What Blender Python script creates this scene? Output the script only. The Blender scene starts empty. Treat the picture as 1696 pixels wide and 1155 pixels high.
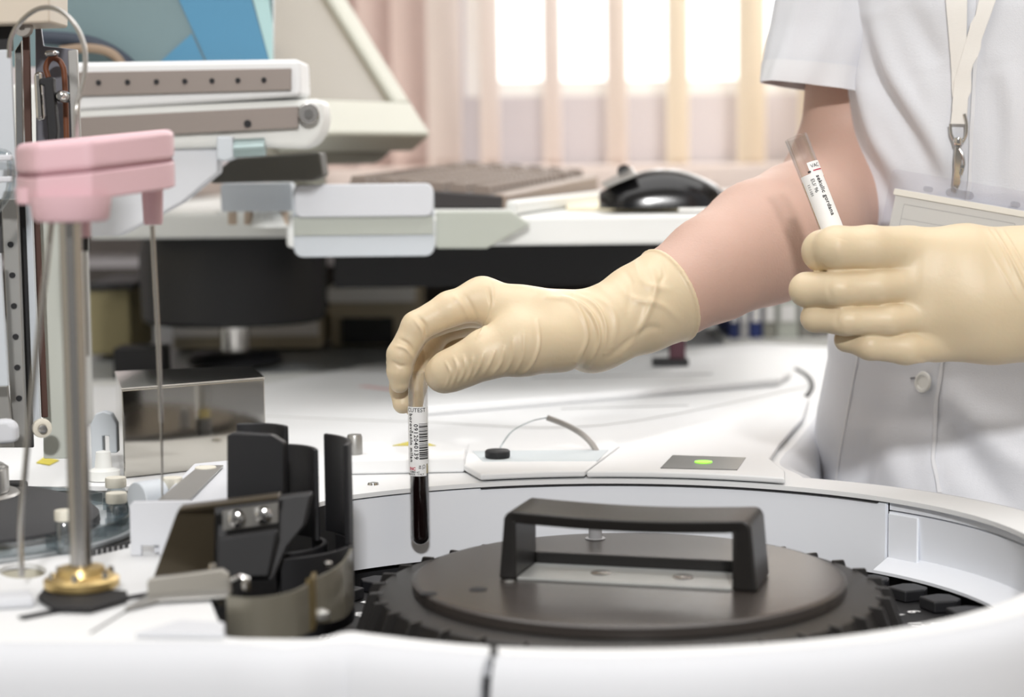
import bpy, bmesh, math, random
import numpy as np
from mathutils import Vector, Matrix
from mathutils.bvhtree import BVHTree
random.seed(7); np.random.seed(7)
S = bpy.context.scene
COL = S.collection
PI = math.pi

# ------------------------------------------------------------------ camera
CAMZ = 1.145; FPX = 3200.0; PITCH = math.radians(5.74); ROLL = math.radians(0.6)
cam_d = bpy.data.cameras.new('camera'); cam = bpy.data.objects.new('camera', cam_d); COL.objects.link(cam)
cam_d.sensor_width = 36; cam_d.lens = FPX/1696*36; cam_d.clip_start = .02
Fv = Vector((0, math.cos(PITCH), -math.sin(PITCH))); U0 = Vector((0, math.sin(PITCH), math.cos(PITCH))); R0 = Vector((1, 0, 0))
Uv = U0*math.cos(ROLL)+R0*math.sin(ROLL); Rv = R0*math.cos(ROLL)-U0*math.sin(ROLL)
CAM = Vector((0, 0, CAMZ))
m = Matrix((Rv, Uv, -Fv)).transposed().to_4x4(); m.translation = CAM
cam.matrix_world = m
cam_d.dof.use_dof = True; cam_d.dof.focus_distance = 1.272; cam_d.dof.aperture_fstop = 5.2
S.camera = cam
# ------------------------------------------------------------------ world and lights
w = bpy.data.worlds.new('world'); S.world = w; w.use_nodes = True
wb = w.node_tree.nodes['Background']; wb.inputs[0].default_value = (1, .985, .96, 1)
# the sky is brightest on the window side (+Y) and dimmer behind the camera
_tc = w.node_tree.nodes.new('ShaderNodeTexCoord'); _sx = w.node_tree.nodes.new('ShaderNodeSeparateXYZ'); _mr = w.node_tree.nodes.new('ShaderNodeMapRange')
w.node_tree.links.new(_tc.outputs['Generated'], _sx.inputs[0]); w.node_tree.links.new(_sx.outputs['Y'], _mr.inputs['Value'])
_mr.inputs['From Min'].default_value = .2; _mr.inputs['From Max'].default_value = .8; _mr.inputs['To Min'].default_value = .22; _mr.inputs['To Max'].default_value = 2.2
w.node_tree.links.new(_mr.outputs[0], wb.inputs[1])
def area(name, loc, aim, sx, sy, power, col=(1, 1, 1)):
    d = bpy.data.lights.new(name, 'AREA'); d.shape = 'RECTANGLE'; d.size = sx; d.size_y = sy; d.energy = power; d.color = col
    o = bpy.data.objects.new(name, d); COL.objects.link(o); o.location = loc
    o.rotation_euler = (Vector(aim)-Vector(loc)).to_track_quat('-Z', 'Y').to_euler(); return o
area('ceiling_light_panel', (.1, 1.5, 2.65), (.1, 1.5, 0), 2.2, 1.8, 27, (1, 1, 1))
area('left_deck_fill_light', (-1.5, .4, 2.62), (-1.2, .7, 0), .9, 1.6, 5, (1, 1, 1))  # extra unseen panel, added to brighten the left deck
area('far_camera_flash', (.18, -3.5, 3.2), (.1, 1.3, 1.0), .34, .26, 142, (1, .99, .98))  # stands in for the camera flash, set far back and high for evenness
area('window_daylight', (.9, 3.25, 2.0), (.2, 1.4, .9), 1.6, 1.1, 18, (1, .98, .96))
S.view_settings.view_transform = 'Standard'; S.view_settings.look = 'None'; S.view_settings.exposure = 0.18; S.view_settings.gamma = 1
S.view_settings.use_curve_mapping = False
S.cycles.max_bounces = 8; S.cycles.transparent_max_bounces = 16; S.cycles.sample_clamp_indirect = 6
S.cycles.caustics_reflective = False; S.cycles.caustics_refractive = False
S.cycles.use_denoising = True

# ------------------------------------------------------------------ measuring helpers (a photo ray meets a real plane or depth)
def ray(px, py): return Fv*FPX+Rv*(px-848)-Uv*(py-577.5)
def P(px, py, Y):
    d = ray(px, py); return CAM+d*(Y/d.y)
def G(px, py, drop):
    d = ray(px, py); return CAM+d*(-drop/d.z)
def proj(v):
    d = Vector(v)-CAM; z = d.dot(Fv); return 848+FPX*d.dot(Rv)/z, 577.5-FPX*d.dot(Uv)/z
DECK = .222; ZD = CAMZ-DECK

# ------------------------------------------------------------------ materials
def lin(c):
    return tuple(((x/255)/12.92 if x/255 <= .04045 else ((x/255+.055)/1.055)**2.4) for x in c)
def mat(name, rgb, rough=.5, metal=0, bump=0, bscale=200, noise=0, nscale=8, **kw):
    M = bpy.data.materials.new(name); M.use_nodes = True; nt = M.node_tree; b = nt.nodes['Principled BSDF']
    c = lin(rgb); b.inputs['Base Color'].default_value = (*c, 1); b.inputs['Roughness'].default_value = rough; b.inputs['Metallic'].default_value = metal
    for k, v in kw.items():
        b.inputs[k.replace('_', ' ')].default_value = v
    tc = nt.nodes.new('ShaderNodeTexCoord')
    n = nt.nodes.new('ShaderNodeTexNoise'); n.inputs['Scale'].default_value = nscale; n.inputs['Detail'].default_value = 4; nt.links.new(tc.outputs['Object'], n.inputs['Vector'])
    mx = nt.nodes.new('ShaderNodeMixRGB'); mx.inputs[0].default_value = 1
    a = noise if noise else .03
    mx.inputs[1].default_value = (*[x*(1-a) for x in c], 1); mx.inputs[2].default_value = (*[min(1, x*(1+a)) for x in c], 1)
    nt.links.new(n.outputs['Fac'], mx.inputs[0]); nt.links.new(mx.outputs[0], b.inputs['Base Color'])
    if bump:
        n2 = nt.nodes.new('ShaderNodeTexNoise'); n2.inputs['Scale'].default_value = bscale; n2.inputs['Detail'].default_value = 3; nt.links.new(tc.outputs['Object'], n2.inputs['Vector'])
        bp = nt.nodes.new('ShaderNodeBump'); bp.inputs['Strength'].default_value = bump; bp.inputs['Distance'].default_value = .001
        nt.links.new(n2.outputs['Fac'], bp.inputs['Height']); nt.links.new(bp.outputs[0], b.inputs['Normal'])
    return M
def clearmat(name, tint=(255, 255, 255), op=.12, rough=.05, fr=.3):
    M = bpy.data.materials.new(name); M.use_nodes = True; nt = M.node_tree; nt.nodes.clear()
    o = nt.nodes.new('ShaderNodeOutputMaterial'); t = nt.nodes.new('ShaderNodeBsdfTransparent'); t.inputs[0].default_value = (*lin(tint), 1)
    g = nt.nodes.new('ShaderNodeBsdfGlossy'); g.inputs['Roughness'].default_value = rough
    lw = nt.nodes.new('ShaderNodeLayerWeight'); lw.inputs[0].default_value = .35
    ma = nt.nodes.new('ShaderNodeMath'); ma.operation = 'MULTIPLY_ADD'; ma.inputs[1].default_value = fr; ma.inputs[2].default_value = op
    nt.links.new(lw.outputs['Fresnel'], ma.inputs[0])
    mx = nt.nodes.new('ShaderNodeMixShader'); nt.links.new(ma.outputs[0], mx.inputs[0]); nt.links.new(t.outputs[0], mx.inputs[1]); nt.links.new(g.outputs[0], mx.inputs[2])
    nt.links.new(mx.outputs[0], o.inputs[0]); return M
def emit(name, rgb, s):
    M = mat(name, rgb, .4); b = M.node_tree.nodes['Principled BSDF']; b.inputs['Emission Color'].default_value = (*lin(rgb), 1); b.inputs['Emission Strength'].default_value = s; return M
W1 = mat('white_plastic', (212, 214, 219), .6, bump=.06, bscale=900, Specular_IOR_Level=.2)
W2 = mat('cream_plastic', (228, 229, 226), .5)
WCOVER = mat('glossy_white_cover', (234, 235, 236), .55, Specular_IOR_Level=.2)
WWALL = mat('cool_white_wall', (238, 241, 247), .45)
WGREY = mat('pale_blue_grey_plastic', (200, 206, 212), .45)
GAP = mat('dark_gap', (22, 22, 26), .7)
BLK = mat('black_plastic', (24, 24, 27), .48, bump=.12, bscale=1500)
BLKLID = mat('black_satin_lid', (62, 57, 54), .27, noise=.12, nscale=14, bump=.05, bscale=1200)
BLKM = mat('black_matt', (20, 20, 23), .6)
CHAR = mat('charcoal_textured', (58, 58, 60), .75, bump=.4, bscale=1500)
STEEL = mat('brushed_steel', (178, 176, 173), .25, 1, noise=.06, nscale=40)
CHROME = mat('chrome', (205, 203, 200), .12, 1)
MIRROR = mat('polished_stainless', (190, 187, 180), .06, 1, noise=.1, nscale=30)
DULL = mat('dull_nickel', (168, 167, 164), .4, .8)
BRASS = mat('brass', (206, 180, 124), .36, .9)
PINK = mat('pink_plastic', (228, 190, 198), .5, bump=.1, bscale=900)
BROWNM = mat('bronze_grey_rail', (140, 130, 124), .45, .3)
OLIVE = mat('dark_bronze_plate', (84, 76, 62), .35, .5, noise=.2, nscale=20)
BELTBR = mat('brown_belt', (74, 46, 36), .6)
GLOVE = mat('cream_latex', (219, 200, 168), .45, bump=.12, bscale=350, noise=.05, nscale=25, Subsurface_Weight=.12, Subsurface_Scale=.006)
SKIN = mat('skin', (200, 166, 151), .55, bump=.25, bscale=500, noise=.07, nscale=22, Subsurface_Weight=.1, Subsurface_Scale=.005)
COAT = mat('white_cotton', (223, 225, 231), .9, bump=.35, bscale=1400)
COATW = mat('white_cotton_band', (228, 229, 233), .85, bump=.3, bscale=1600)
LANY = mat('white_ribbon', (240, 237, 232), .7, bump=.3, bscale=2200)
HAIR = mat('brown_hair', (80, 56, 40), .6, bump=.5, bscale=300)
GLASS = clearmat('clear_glass', (250, 250, 250), .04, .03, .25)
PANE = clearmat('window_glass', (252, 252, 252), .0, .02, .03)
ACRY = clearmat('clear_acrylic', (225, 230, 232), .14, .12)
VINYL = clearmat('clear_vinyl', (253, 253, 254), .02, .25, .05)
MILK = mat('milky_acrylic', (198, 203, 206), .12)
SMOKE = clearmat('smoky_shield', (150, 146, 132), .26, .25)
PAPER = mat('label_paper', (244, 244, 244), .6)
INK = mat('black_ink', (24, 24, 28), .6)
REDINK = mat('red_ink', (190, 40, 70), .6)
BLOOD = mat('dark_blood', (20, 8, 8), .12)
SERUM = mat('yellow_serum', (214, 190, 90), .2)

# ------------------------------------------------------------------ mesh helpers
def org(o):
    v = Vector((0, 0, 0))
    while o is not None: v += o.location; o = o.parent
    return v
def link(name, me, M, parent=None, bevel=0, seg=2, ang=40, smooth=True, loc=None):
    if M: me.materials.append(M)
    if smooth:
        for p in me.polygons: p.use_smooth = True
        me.set_sharp_from_angle(angle=math.radians(ang))
    o = bpy.data.objects.new(name, me)
    COL.objects.link(o)
    base = org(parent) if parent else Vector((0, 0, 0))
    if parent is None:
        if loc is None:
            vs = [v.co for v in me.vertices]; n = max(1, len(vs))
            loc = Vector((sum(v.x for v in vs)/n, sum(v.y for v in vs)/n, min(v.z for v in vs)))
        base = Vector(loc); o.location = base
    me.transform(Matrix.Translation(-base))
    if parent: o.parent = parent
    if bevel:
        b = o.modifiers.new('bevel', 'BEVEL'); b.width = bevel; b.segments = seg; b.limit_method = 'ANGLE'; b.angle_limit = math.radians(30); b.harden_normals = True
    return o
def obj(name, bm, M, parent=None, **k):
    bmesh.ops.recalc_face_normals(bm, faces=bm.faces)
    me = bpy.data.meshes.new(name); bm.to_mesh(me); bm.free(); return link(name, me, M, parent, **k)
def tag(o, label, cat, group=None):
    o['label'] = label; o['category'] = cat
    if group: o['group'] = group
    return o
def thing(name, label, cat, loc, group=None):
    o = bpy.data.objects.new(name, None); COL.objects.link(o); o.location = loc; o.empty_display_size = .02
    return tag(o, label, cat, group)
def NB(): return bmesh.new()
def box(bm, c, s, R=None):
    c = Vector(c); R = R or Matrix.Identity(3); vs = []
    for x in (-1, 1):
        for y in (-1, 1):
            for z in (-1, 1): vs.append(bm.verts.new(c+R@Vector((x*s[0]/2, y*s[1]/2, z*s[2]/2))))
    for f in ((0, 1, 3, 2), (4, 6, 7, 5), (0, 4, 5, 1), (2, 3, 7, 6), (0, 2, 6, 4), (1, 5, 7, 3)): bm.faces.new([vs[i] for i in f])
    return bm
def hexa(bm, f4, b4):
    a = [bm.verts.new(v) for v in f4]; b = [bm.verts.new(v) for v in b4]
    bm.faces.new(a); bm.faces.new(b[::-1])
    for i in range(4): bm.faces.new([a[i], b[i], b[(i+1) % 4], a[(i+1) % 4]])
    return bm
def slab(bm, pts, off):
    """polygon in space given real thickness along off"""
    off = Vector(off); a = [bm.verts.new(Vector(v)) for v in pts]; b = [bm.verts.new(Vector(v)+off) for v in pts]; n = len(a)
    bm.faces.new(a); bm.faces.new(b[::-1])
    for i in range(n): bm.faces.new([a[i], b[i], b[(i+1) % n], a[(i+1) % n]])
    return bm
def prism(bm, xy, z0, z1):
    return slab(bm, [Vector((x, y, z0)) for x, y in xy], (0, 0, z1-z0))
def frame_of(d):
    d = Vector(d).normalized(); u = d.cross(Vector((0, 0, 1)) if abs(d.z) < .9 else Vector((1, 0, 0))).normalized(); return u, d.cross(u).normalized()
def rings(bm, rs, close=True, cap=True):
    L = [[bm.verts.new(v) for v in r] for r in rs]; n = len(L[0])
    for a, b in zip(L, L[1:]):
        for i in range(n if close else n-1): bm.faces.new([a[i], a[(i+1) % n], b[(i+1) % n], b[i]])
    if cap and close: bm.faces.new(L[0][::-1]); bm.faces.new(L[-1])
    return L
def cyl(bm, a, b, r, r2=None, n=24):
    a = Vector(a); b = Vector(b); r2 = r if r2 is None else r2; u, v = frame_of(b-a)
    rings(bm, [[c+(u*math.cos(t)+v*math.sin(t))*q for t in [2*PI*i/n for i in range(n)]] for c, q in ((a, r), (b, r2))]); return bm
def tube(bm, pts, r, n=10):
    pts = [Vector(p) for p in pts]; rs = r if isinstance(r, (list, tuple)) else [r]*len(pts); R = []; u = None
    for i, p in enumerate(pts):
        d = (pts[min(i+1, len(pts)-1)]-pts[max(i-1, 0)]).normalized()
        if u is None: u, v = frame_of(d)
        else: u = (u-d*u.dot(d)).normalized(); v = d.cross(u)
        R.append([p+(u*math.cos(t)+v*math.sin(t))*rs[i] for t in [2*PI*k/n for k in range(n)]])
    rings(bm, R); return bm
def spline(pts, k=8):
    pts = [Vector(p) for p in pts]; out = []
    for i in range(len(pts)-1):
        p0, p1, p2, p3 = pts[max(i-1, 0)], pts[i], pts[i+1], pts[min(i+2, len(pts)-1)]
        for j in range(k):
            t = j/k; out.append(.5*((2*p1)+(p2-p0)*t+(2*p0-5*p1+4*p2-p3)*t*t+(3*p1-p0-3*p2+p3)*t**3))
    return out+[pts[-1]]
def lathe(bm, prof, c, n=64, axis=None):
    c = Vector(c); u, v, a = (Vector((1, 0, 0)), Vector((0, 1, 0)), Vector((0, 0, 1))) if axis is None else (*frame_of(axis), Vector(axis).normalized())
    L = []
    for r, z in prof:
        if r < 1e-6: L.append([bm.verts.new(c+a*z)])
        else: L.append([bm.verts.new(c+a*z+(u*math.cos(t)+v*math.sin(t))*r) for t in [2*PI*i/n for i in range(n)]])
    for A, B in zip(L, L[1:]):
        for i in range(n):
            j = (i+1) % n
            q = [A[i % len(A)], A[j % len(A)], B[j % len(B)], B[i % len(B)]]; q2 = []
            for x in q:
                if x not in q2: q2.append(x)
            if len(q2) > 2: bm.faces.new(q2)
    return bm
def rrect(cx, cy, w, h, r, n=4):
    o = []
    for sx, sy, a0 in ((1, 1, 0), (-1, 1, PI/2), (-1, -1, PI), (1, -1, 3*PI/2)):
        for i in range(n+1):
            a = a0+PI/2*i/n; o.append((cx+sx*(w/2-r)+r*math.cos(a), cy+sy*(h/2-r)+r*math.sin(a)))
    return o
def rotz(a): return Matrix.Rotation(a, 3, 'Z')
def textmesh(s, size, place, bold=0, spacing=1.0):
    """letters as a mesh; place(x, y) gives the 3D point for a point of the text plane"""
    cu = bpy.data.curves.new('t', 'FONT'); cu.body = s; cu.size = size; cu.align_x = 'CENTER'; cu.align_y = 'CENTER'; cu.offset = bold; cu.resolution_u = 3; cu.space_character = spacing
    o = bpy.data.objects.new('t', cu); COL.objects.link(o); bpy.context.view_layer.update()
    me = bpy.data.meshes.new_from_object(o.evaluated_get(bpy.context.evaluated_depsgraph_get())); bpy.data.objects.remove(o)
    b = bmesh.new(); b.from_mesh(me); bmesh.ops.triangulate(b, faces=b.faces)
    for _ in range(3):
        le = [e for e in b.edges if e.calc_length() > size*.22]
        if not le: break
        bmesh.ops.subdivide_edges(b, edges=le, cuts=1); bmesh.ops.triangulate(b, faces=b.faces)
    for v in b.verts: v.co = place(v.co.x, v.co.y)
    return b

# ------------------------------------------------------------------ implicit surfaces for bodies
def sdf_cone(X, a, b, ra, rb):
    a = np.array(a); b = np.array(b); ba = b-a; pa = X-a; h = np.clip((pa@ba)/max(1e-12, ba@ba), 0, 1)
    return np.linalg.norm(pa-h[..., None]*ba, axis=-1)-(ra+(rb-ra)*h)
def smin(a, b, k):
    h = np.clip(.5+.5*(b-a)/k, 0, 1); return b+(a-b)*h-k*h*(1-h)
def surface(f, lo, hi, vox):
    n = np.ceil((np.array(hi)-lo)/vox).astype(int)+1
    ax = [lo[i]+vox*np.arange(n[i]) for i in range(3)]
    V = np.empty(n, dtype=np.float32)
    for i in range(n[0]):
        Y, Z = np.meshgrid(ax[1], ax[2], indexing='ij'); X = np.stack([np.full_like(Y, ax[0][i]), Y, Z], -1); V[i] = f(X)
    ins = V < 0; c = np.zeros(n-1, int)
    for dx in (0, 1):
        for dy in (0, 1):
            for dz in (0, 1): c += ins[dx:n[0]-1+dx, dy:n[1]-1+dy, dz:n[2]-1+dz]
    act = (c > 0) & (c < 8); idx = -np.ones(n-1, int); cells = np.argwhere(act); idx[act] = np.arange(len(cells))
    acc = np.zeros((len(cells), 3)); cnt = np.zeros(len(cells))
    cor = [(x, y, z) for x in (0, 1) for y in (0, 1) for z in (0, 1)]
    for p in cor:
        for k in range(3):
            if p[k]: continue
            q = list(p); q[k] = 1
            A = V[tuple((cells+p).T)]; B = V[tuple((cells+q).T)]; mk = (A < 0) != (B < 0)
            t = np.where(mk, A/(A-B+1e-20), 0); pt = np.array(p, float)[None]+t[:, None]*(np.array(q)-np.array(p))[None]
            acc[mk] += pt[mk]; cnt[mk] += 1
    verts = (cells+acc/cnt[:, None])*vox+np.array(lo); faces = []
    for k in range(3):
        u, v = (k+1) % 3, (k+2) % 3
        sl0 = [slice(None)]*3; sl1 = [slice(None)]*3; sl0[k] = slice(0, n[k]-1); sl1[k] = slice(1, n[k])
        e = np.argwhere(ins[tuple(sl0)] != ins[tuple(sl1)]); ok = (e[:, u] > 0) & (e[:, v] > 0) & (e[:, u] < n[u]-1) & (e[:, v] < n[v]-1); e = e[ok]
        q = []
        for du, dv in ((1, 1), (0, 1), (0, 0), (1, 0)):
            g = e.copy(); g[:, u] -= du; g[:, v] -= dv; q.append(idx[tuple(g.T)])
        q = np.stack(q, 1); fl = ins[tuple(e.T)]; q[~fl] = q[~fl][:, ::-1]; faces.append(q)
    return verts, np.concatenate(faces)
def np_mesh(name, verts, faces):
    me = bpy.data.meshes.new(name); me.from_pydata(verts.tolist(), [], faces.tolist()); me.update(); return me
def refine(me):
    o = bpy.data.objects.new('t', me); COL.objects.link(o); sm_ = o.modifiers.new('s', 'SUBSURF'); sm_.levels = 1; bpy.context.view_layer.update()
    m2_ = bpy.data.meshes.new_from_object(o.evaluated_get(bpy.context.evaluated_depsgraph_get())); bpy.data.objects.remove(o); return m2_
def chain(pts): return [(np.array(P(x, y, d)), r*d/FPX) for x, y, d, r in pts]
def np_proj(V):
    d = V-np.array(CAM); z = d@np.array(Fv); return 848+FPX*(d@np.array(Rv))/z, 577.5-FPX*(d@np.array(Uv))/z
def polydist(px, py, pl):
    best = np.full(px.shape, 1e9); tt = np.zeros(px.shape); n = len(pl)-1
    for i in range(n):
        ax, ay = pl[i]; bx, by = pl[i+1]; dx, dy = bx-ax, by-ay; h = np.clip(((px-ax)*dx+(py-ay)*dy)/(dx*dx+dy*dy), 0, 1)
        d = np.hypot(px-ax-h*dx, py-ay-h*dy); mk = d < best; best[mk] = d[mk]; tt[mk] = ((i+h)/n)[mk]
    return best, tt
def creases(me, lines, gain=1.0):
    """raise or sink narrow folds along measured lines on the side that faces the lens: (polyline, width px, height m)"""
    n = len(me.vertices); co = np.empty(n*3); me.vertices.foreach_get('co', co); co = co.reshape(-1, 3)
    no = np.array([v.normal[:] for v in me.vertices]); px, py = np_proj(co)
    toc = np.array(CAM)-co; toc /= np.linalg.norm(toc, axis=1)[:, None]; fac = np.clip((no*toc).sum(1)*4, 0, 1); D = np.zeros(n)
    for pl, wd, h in lines:
        h *= gain
        pl = [(p.x, p.y) for p in spline([(a, b, 0) for a, b in pl], 5)]
        d, t = polydist(px, py, pl); D += h*np.exp(-(d/wd)**2)*np.sin(np.clip(t, .04, .96)*PI)**.6
    co += no*(D*fac)[:, None]; me.vertices.foreach_set('co', co.ravel()); me.update()

# ================================================================== THE ROOM
def struct(name, bm, M, **k):
    o = obj(name, bm, M, **k); o['kind'] = 'structure'; return o
WALLY = 3.3
b = NB(); box(b, (.2, 1.2, -.05), (5.2, 5.4, .1)); struct('floor', b, mat('grey_vinyl_floor', (150, 148, 144), .5, noise=.1, nscale=6))
b = NB(); box(b, (.2, 1.2, 2.75), (5.2, 5.4, .1)); struct('ceiling', b, mat('white_ceiling', (236, 234, 230), .8))
WALLM = mat('lilac_grey_wall', (212, 208, 212), .8)
sill = P(848, 160, WALLY).z; wx0 = P(770, 100, WALLY).x; wx1 = P(1400, 100, WALLY).x+.5
b = NB()
for x0, x1, z0, z1 in ((-2.4, 2.8, 0, sill), (-2.4, wx0, sill, 2.7), (wx1, 2.8, sill, 2.7), (wx0, wx1, 2.3, 2.7)):
    box(b, ((x0+x1)/2, WALLY+.1, (z0+z1)/2), (x1-x0, .2, z1-z0))
bmesh.ops.remove_doubles(b, verts=b.verts, dist=1e-5)
struct('wall_back', b, WALLM, smooth=False)
b = NB(); box(b, (-2.35, 1.2, 1.35), (.1, 5.4, 2.7)); struct('wall_left', b, mat('cream_wall', (226, 220, 206), .8))
b = NB(); box(b, (2.75, 1.2, 1.35), (.1, 5.4, 2.7)); struct('wall_right', b, mat('cream_wall_right', (228, 216, 198), .8))
fr = NB()
for x in (wx0+.02, (wx0+wx1)/2, wx1-.02): box(fr, (x, WALLY+.12, (sill+2.3)/2), (.04, .05, 2.3-sill))
for z in (sill+.015, 2.285): box(fr, ((wx0+wx1)/2, WALLY+.12, z), (wx1-wx0-.002, .044, .03))
wf = struct('window_1', fr, mat('white_window_frame', (240, 238, 232), .5))
b = NB(); box(b, ((wx0+wx1)/2, WALLY+.12, (sill+2.3)/2), (wx1-wx0-.04, .006, 2.3-sill-.04)); pn = obj('pane', b, PANE, wf); pn.visible_shadow = True
b = NB(); zs = P(900, 276, 2.9).z; box(b, (.35, 3.08, zs-.02), (2.9, .42, .04)); struct('trim_1', b, mat('pink_grey_sill', (216, 200, 192), .6), bevel=.004)
b = NB(); box(b, (.35, 3.24, zs/2-.02), (2.9, .1, zs-.05)); struct('trim_2', b, WALLM)
# vertical blind: every slat hangs on its own
SLATM = [mat('peach_blind_fabric', (230, 219, 212), .8, bump=.2, bscale=700), mat('sand_blind_fabric', (232, 221, 202), .8, bump=.2, bscale=700), mat('rose_blind_fabric', (228, 208, 200), .8, bump=.2, bscale=700)]
spots = [(470, 70, 2), (525, 62, 2), (578, 58, 2), (632, 66, 2), (684, 60, 2), (737, 50, 0), (812, 30, 0), (915, 32, 0), (1022, 40, 0), (1123, 46, 1), (1245, 60, 1), (1345, 62, 1), (1440, 60, 1)]
for i, (px, wpx, k) in enumerate(spots):
    c = P(px, 200, 3.12); wd = .127; apparent = wpx/FPX*3.12; a = math.acos(min(.98, apparent/wd)) * (1 if i % 2 == 0 or i > 4 else 1)
    t = thing('blind_slat', '', 'blind slat', (c.x, 3.12, zs+.05), 'vertical blind slats at the window')
    b = NB(); n = 8; z0 = P(px, 266, 3.12).z; fr_, bk = [], []
    for j in range(n+1):
        u = (j/n-.5)*wd; bow = .006*(1-(2*j/n-1)**2); fr_.append(Vector((c.x+u*math.cos(a)+bow*math.sin(a), 3.12+u*math.sin(a)-bow*math.cos(a), 0)))
    F = [p+Vector((math.sin(a), -math.cos(a), 0))*.0006 for p in fr_]; K = [p-Vector((math.sin(a), -math.cos(a), 0))*.0006 for p in fr_]
    prism(b, [(p.x, p.y) for p in F+K[::-1]], z0, 2.5); obj('fabric', b, SLATM[k], t)
    b = NB(); box(b, (c.x, 3.12, z0-.004), (.118, .004, .014), rotz(a)); obj('weight', b, SLATM[k], t)
    desc = ['farthest left rose blind slat, behind the beige monitor', 'second rose blind slat from the left behind the beige monitor', 'third rose blind slat from the left behind the beige monitor', 'rose blind slat crossing the upper edge of the beige monitor', 'rose blind slat just right of the beige monitor corner',
            'broad peach blind slat above the keyboard, in front of plain wall', 'narrow peach blind slat at the left end of the bright window', 'narrow peach blind slat above the far end of the keyboard', 'peach blind slat above the gap between keyboard and mouse', 'sand blind slat right above the black mouse',
            'wide sand blind slat beside the white sleeve', 'sand blind slat partly behind the sleeve and bare arm', 'sand blind slat hidden mostly behind the white coat'][i]
    t['label'] = desc
# ================================================================== BACKGROUND DESK
def G2(px, py, z): return G(px, py, CAMZ-z)
zd = CAMZ-.055
dk = thing('desk', 'long white desk with dark underside carrying the keyboard and mouse', 'desk', (.1, 2.2, 0))
b = NB(); xr = P(1700, 400, 1.72).x; xl = P(130, 400, 1.9).x
f = [(xl, 1.95), (P(486, 380, 1.78).x, 1.95), (P(486, 380, 1.78).x, 1.72), (P(1225, 400, 1.72).x, 1.72), (P(1225, 400, 2.82).x, 2.82), (xl, 2.82)]
prism(b, f, zd-.026, zd); obj('desk_top', b, W2, dk, bevel=.004)
b = NB(); xa = P(1110, 480, 1.9).x; xq = P(548, 480, 1.9).x; box(b, ((xq+xa)/2, 1.95, zd-.052), (xa-xq, .02, .05)); obj('dark_apron', b, BLKM, dk)
b = NB(); xb = P(1100, 500, 2.76).x; box(b, (xb-.62, 2.76, .5), (1.24, .02, .98)); obj('back_board', b, mat('dark_brown_board', (52, 46, 42), .7), dk)
for x, y in ((xl+.04, 2.0), (xl+.04, 2.7), (P(1090, 400, 2.1).x, 2.3), (P(1090, 400, 2.6).x, 2.7)):
    b = NB(); box(b, (x, y, (zd-.14)/2), (.05, .05, zd-.14)); obj('leg', b, BLKM, dk)
# folded bracket panel hanging on the desk edge
t = thing('folded_tray_panel', 'white folded panel with rounded corners clipped below the keyboard', 'panel', P(600, 420, 1.66))
Y = 1.66
def plate(bm, x0, x1, y0, y1, Y, th, r=0, Y2=None):
    a, c = P(x0, y0, Y), P(x1, y1, Y); cx, cz, w_, h_ = (a.x+c.x)/2, (a.z+c.z)/2, abs(c.x-a.x), abs(a.z-c.z)
    slab(bm, [Vector((x, Y, z)) for x, z in rrect(cx, cz, w_, h_, max(r, 1e-4))], (0, th, 0))
b = NB(); plate(b, 484, 720, 306, 424, Y, .004, .008); obj('panel', b, WGREY, t, bevel=.001)
b = NB(); a, c = P(486, 360, Y-.002), P(718, 388, Y-.002); box(b, ((a.x+c.x)/2, Y-.0015, (a.z+c.z)/2), (c.x-a.x, .003, a.z-c.z)); obj('groove', b, mat('sage_grey', (176, 180, 172), .6), t)
b = NB(); plate(b, 487, 717, 306, 358, Y-.008, .008, .006); obj('upper_fold', b, W1, t, bevel=.0015)
t2 = thing('side_shelf_panel', 'plain white strip left of the folded tray panel, under the gantry', 'panel', P(420, 350, 1.7))
b = NB(); plate(b, 365, 484, 304, 350, 1.7, .03, .003); obj('strip', b, WGREY, t2, bevel=.001)
b = NB(); cyl(b, P(445, 352, 1.715), P(445, 376, 1.715), .012, .017); obj('foot', b, W2, t2)
for px in (385, 412, 470):
    b = NB(); cyl(b, P(px, 350, 1.715), P(px, 372, 1.715), .004); obj('pin', b, mat('tan_plastic', (196, 176, 156), .6), t2)
# keyboard tray
kb0 = P(832, 345, 1.75); e = Vector((.243, .97, 0)); s_ = Vector((-.97, .243, 0))
def kz(v):
    d = Vector((v.x-kb0.x, v.y-kb0.y, 0)); return d.dot(s_)*.075+d.dot(e)*.028
tr = thing('keyboard_tray', 'pale grey sloping tray with a bright rim under the dark keyboard', 'tray', (kb0.x, 1.75, zd))
b = NB(); q = [kb0+e*-.02+s_*-.012, kb0+e*.40+s_*-.012, kb0+e*.40+s_*.27, kb0+e*-.02+s_*.27]
prism(b, [(p.x, p.y) for p in q], zd+.0005, zd+.006); obj('base', b, W2, tr, bevel=.001)
b = NB(); q = [kb0+e*-.02+s_*-.018, kb0+e*.42+s_*-.018, kb0+e*.42+s_*-.008, kb0+e*-.02+s_*-.008]; prism(b, [(p.x, p.y) for p in q], zd+.001, zd+.014); obj('rim', b, W2, tr, bevel=.003)
b = NB(); A, B_, C_, D_ = P(722, 348, 1.69), P(842, 348, 1.69), P(880, 352, 1.72), P(722, 412, 1.69)
slab(b, [P(722, 350, 1.70), P(846, 350, 1.70), P(880, 372, 1.70), P(806, 412, 1.70), P(722, 412, 1.70)], (0, .012, 0)); obj('front_flange', b, mat('grey_green_plastic', (176, 180, 170), .55), tr, bevel=.002)
ztop = kb0.z+.0245
kb = thing('keyboard', 'dark brown-grey computer keyboard lying lengthwise in the tray', 'keyboard', (kb0.x, kb0.y, zd+.006))
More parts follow.
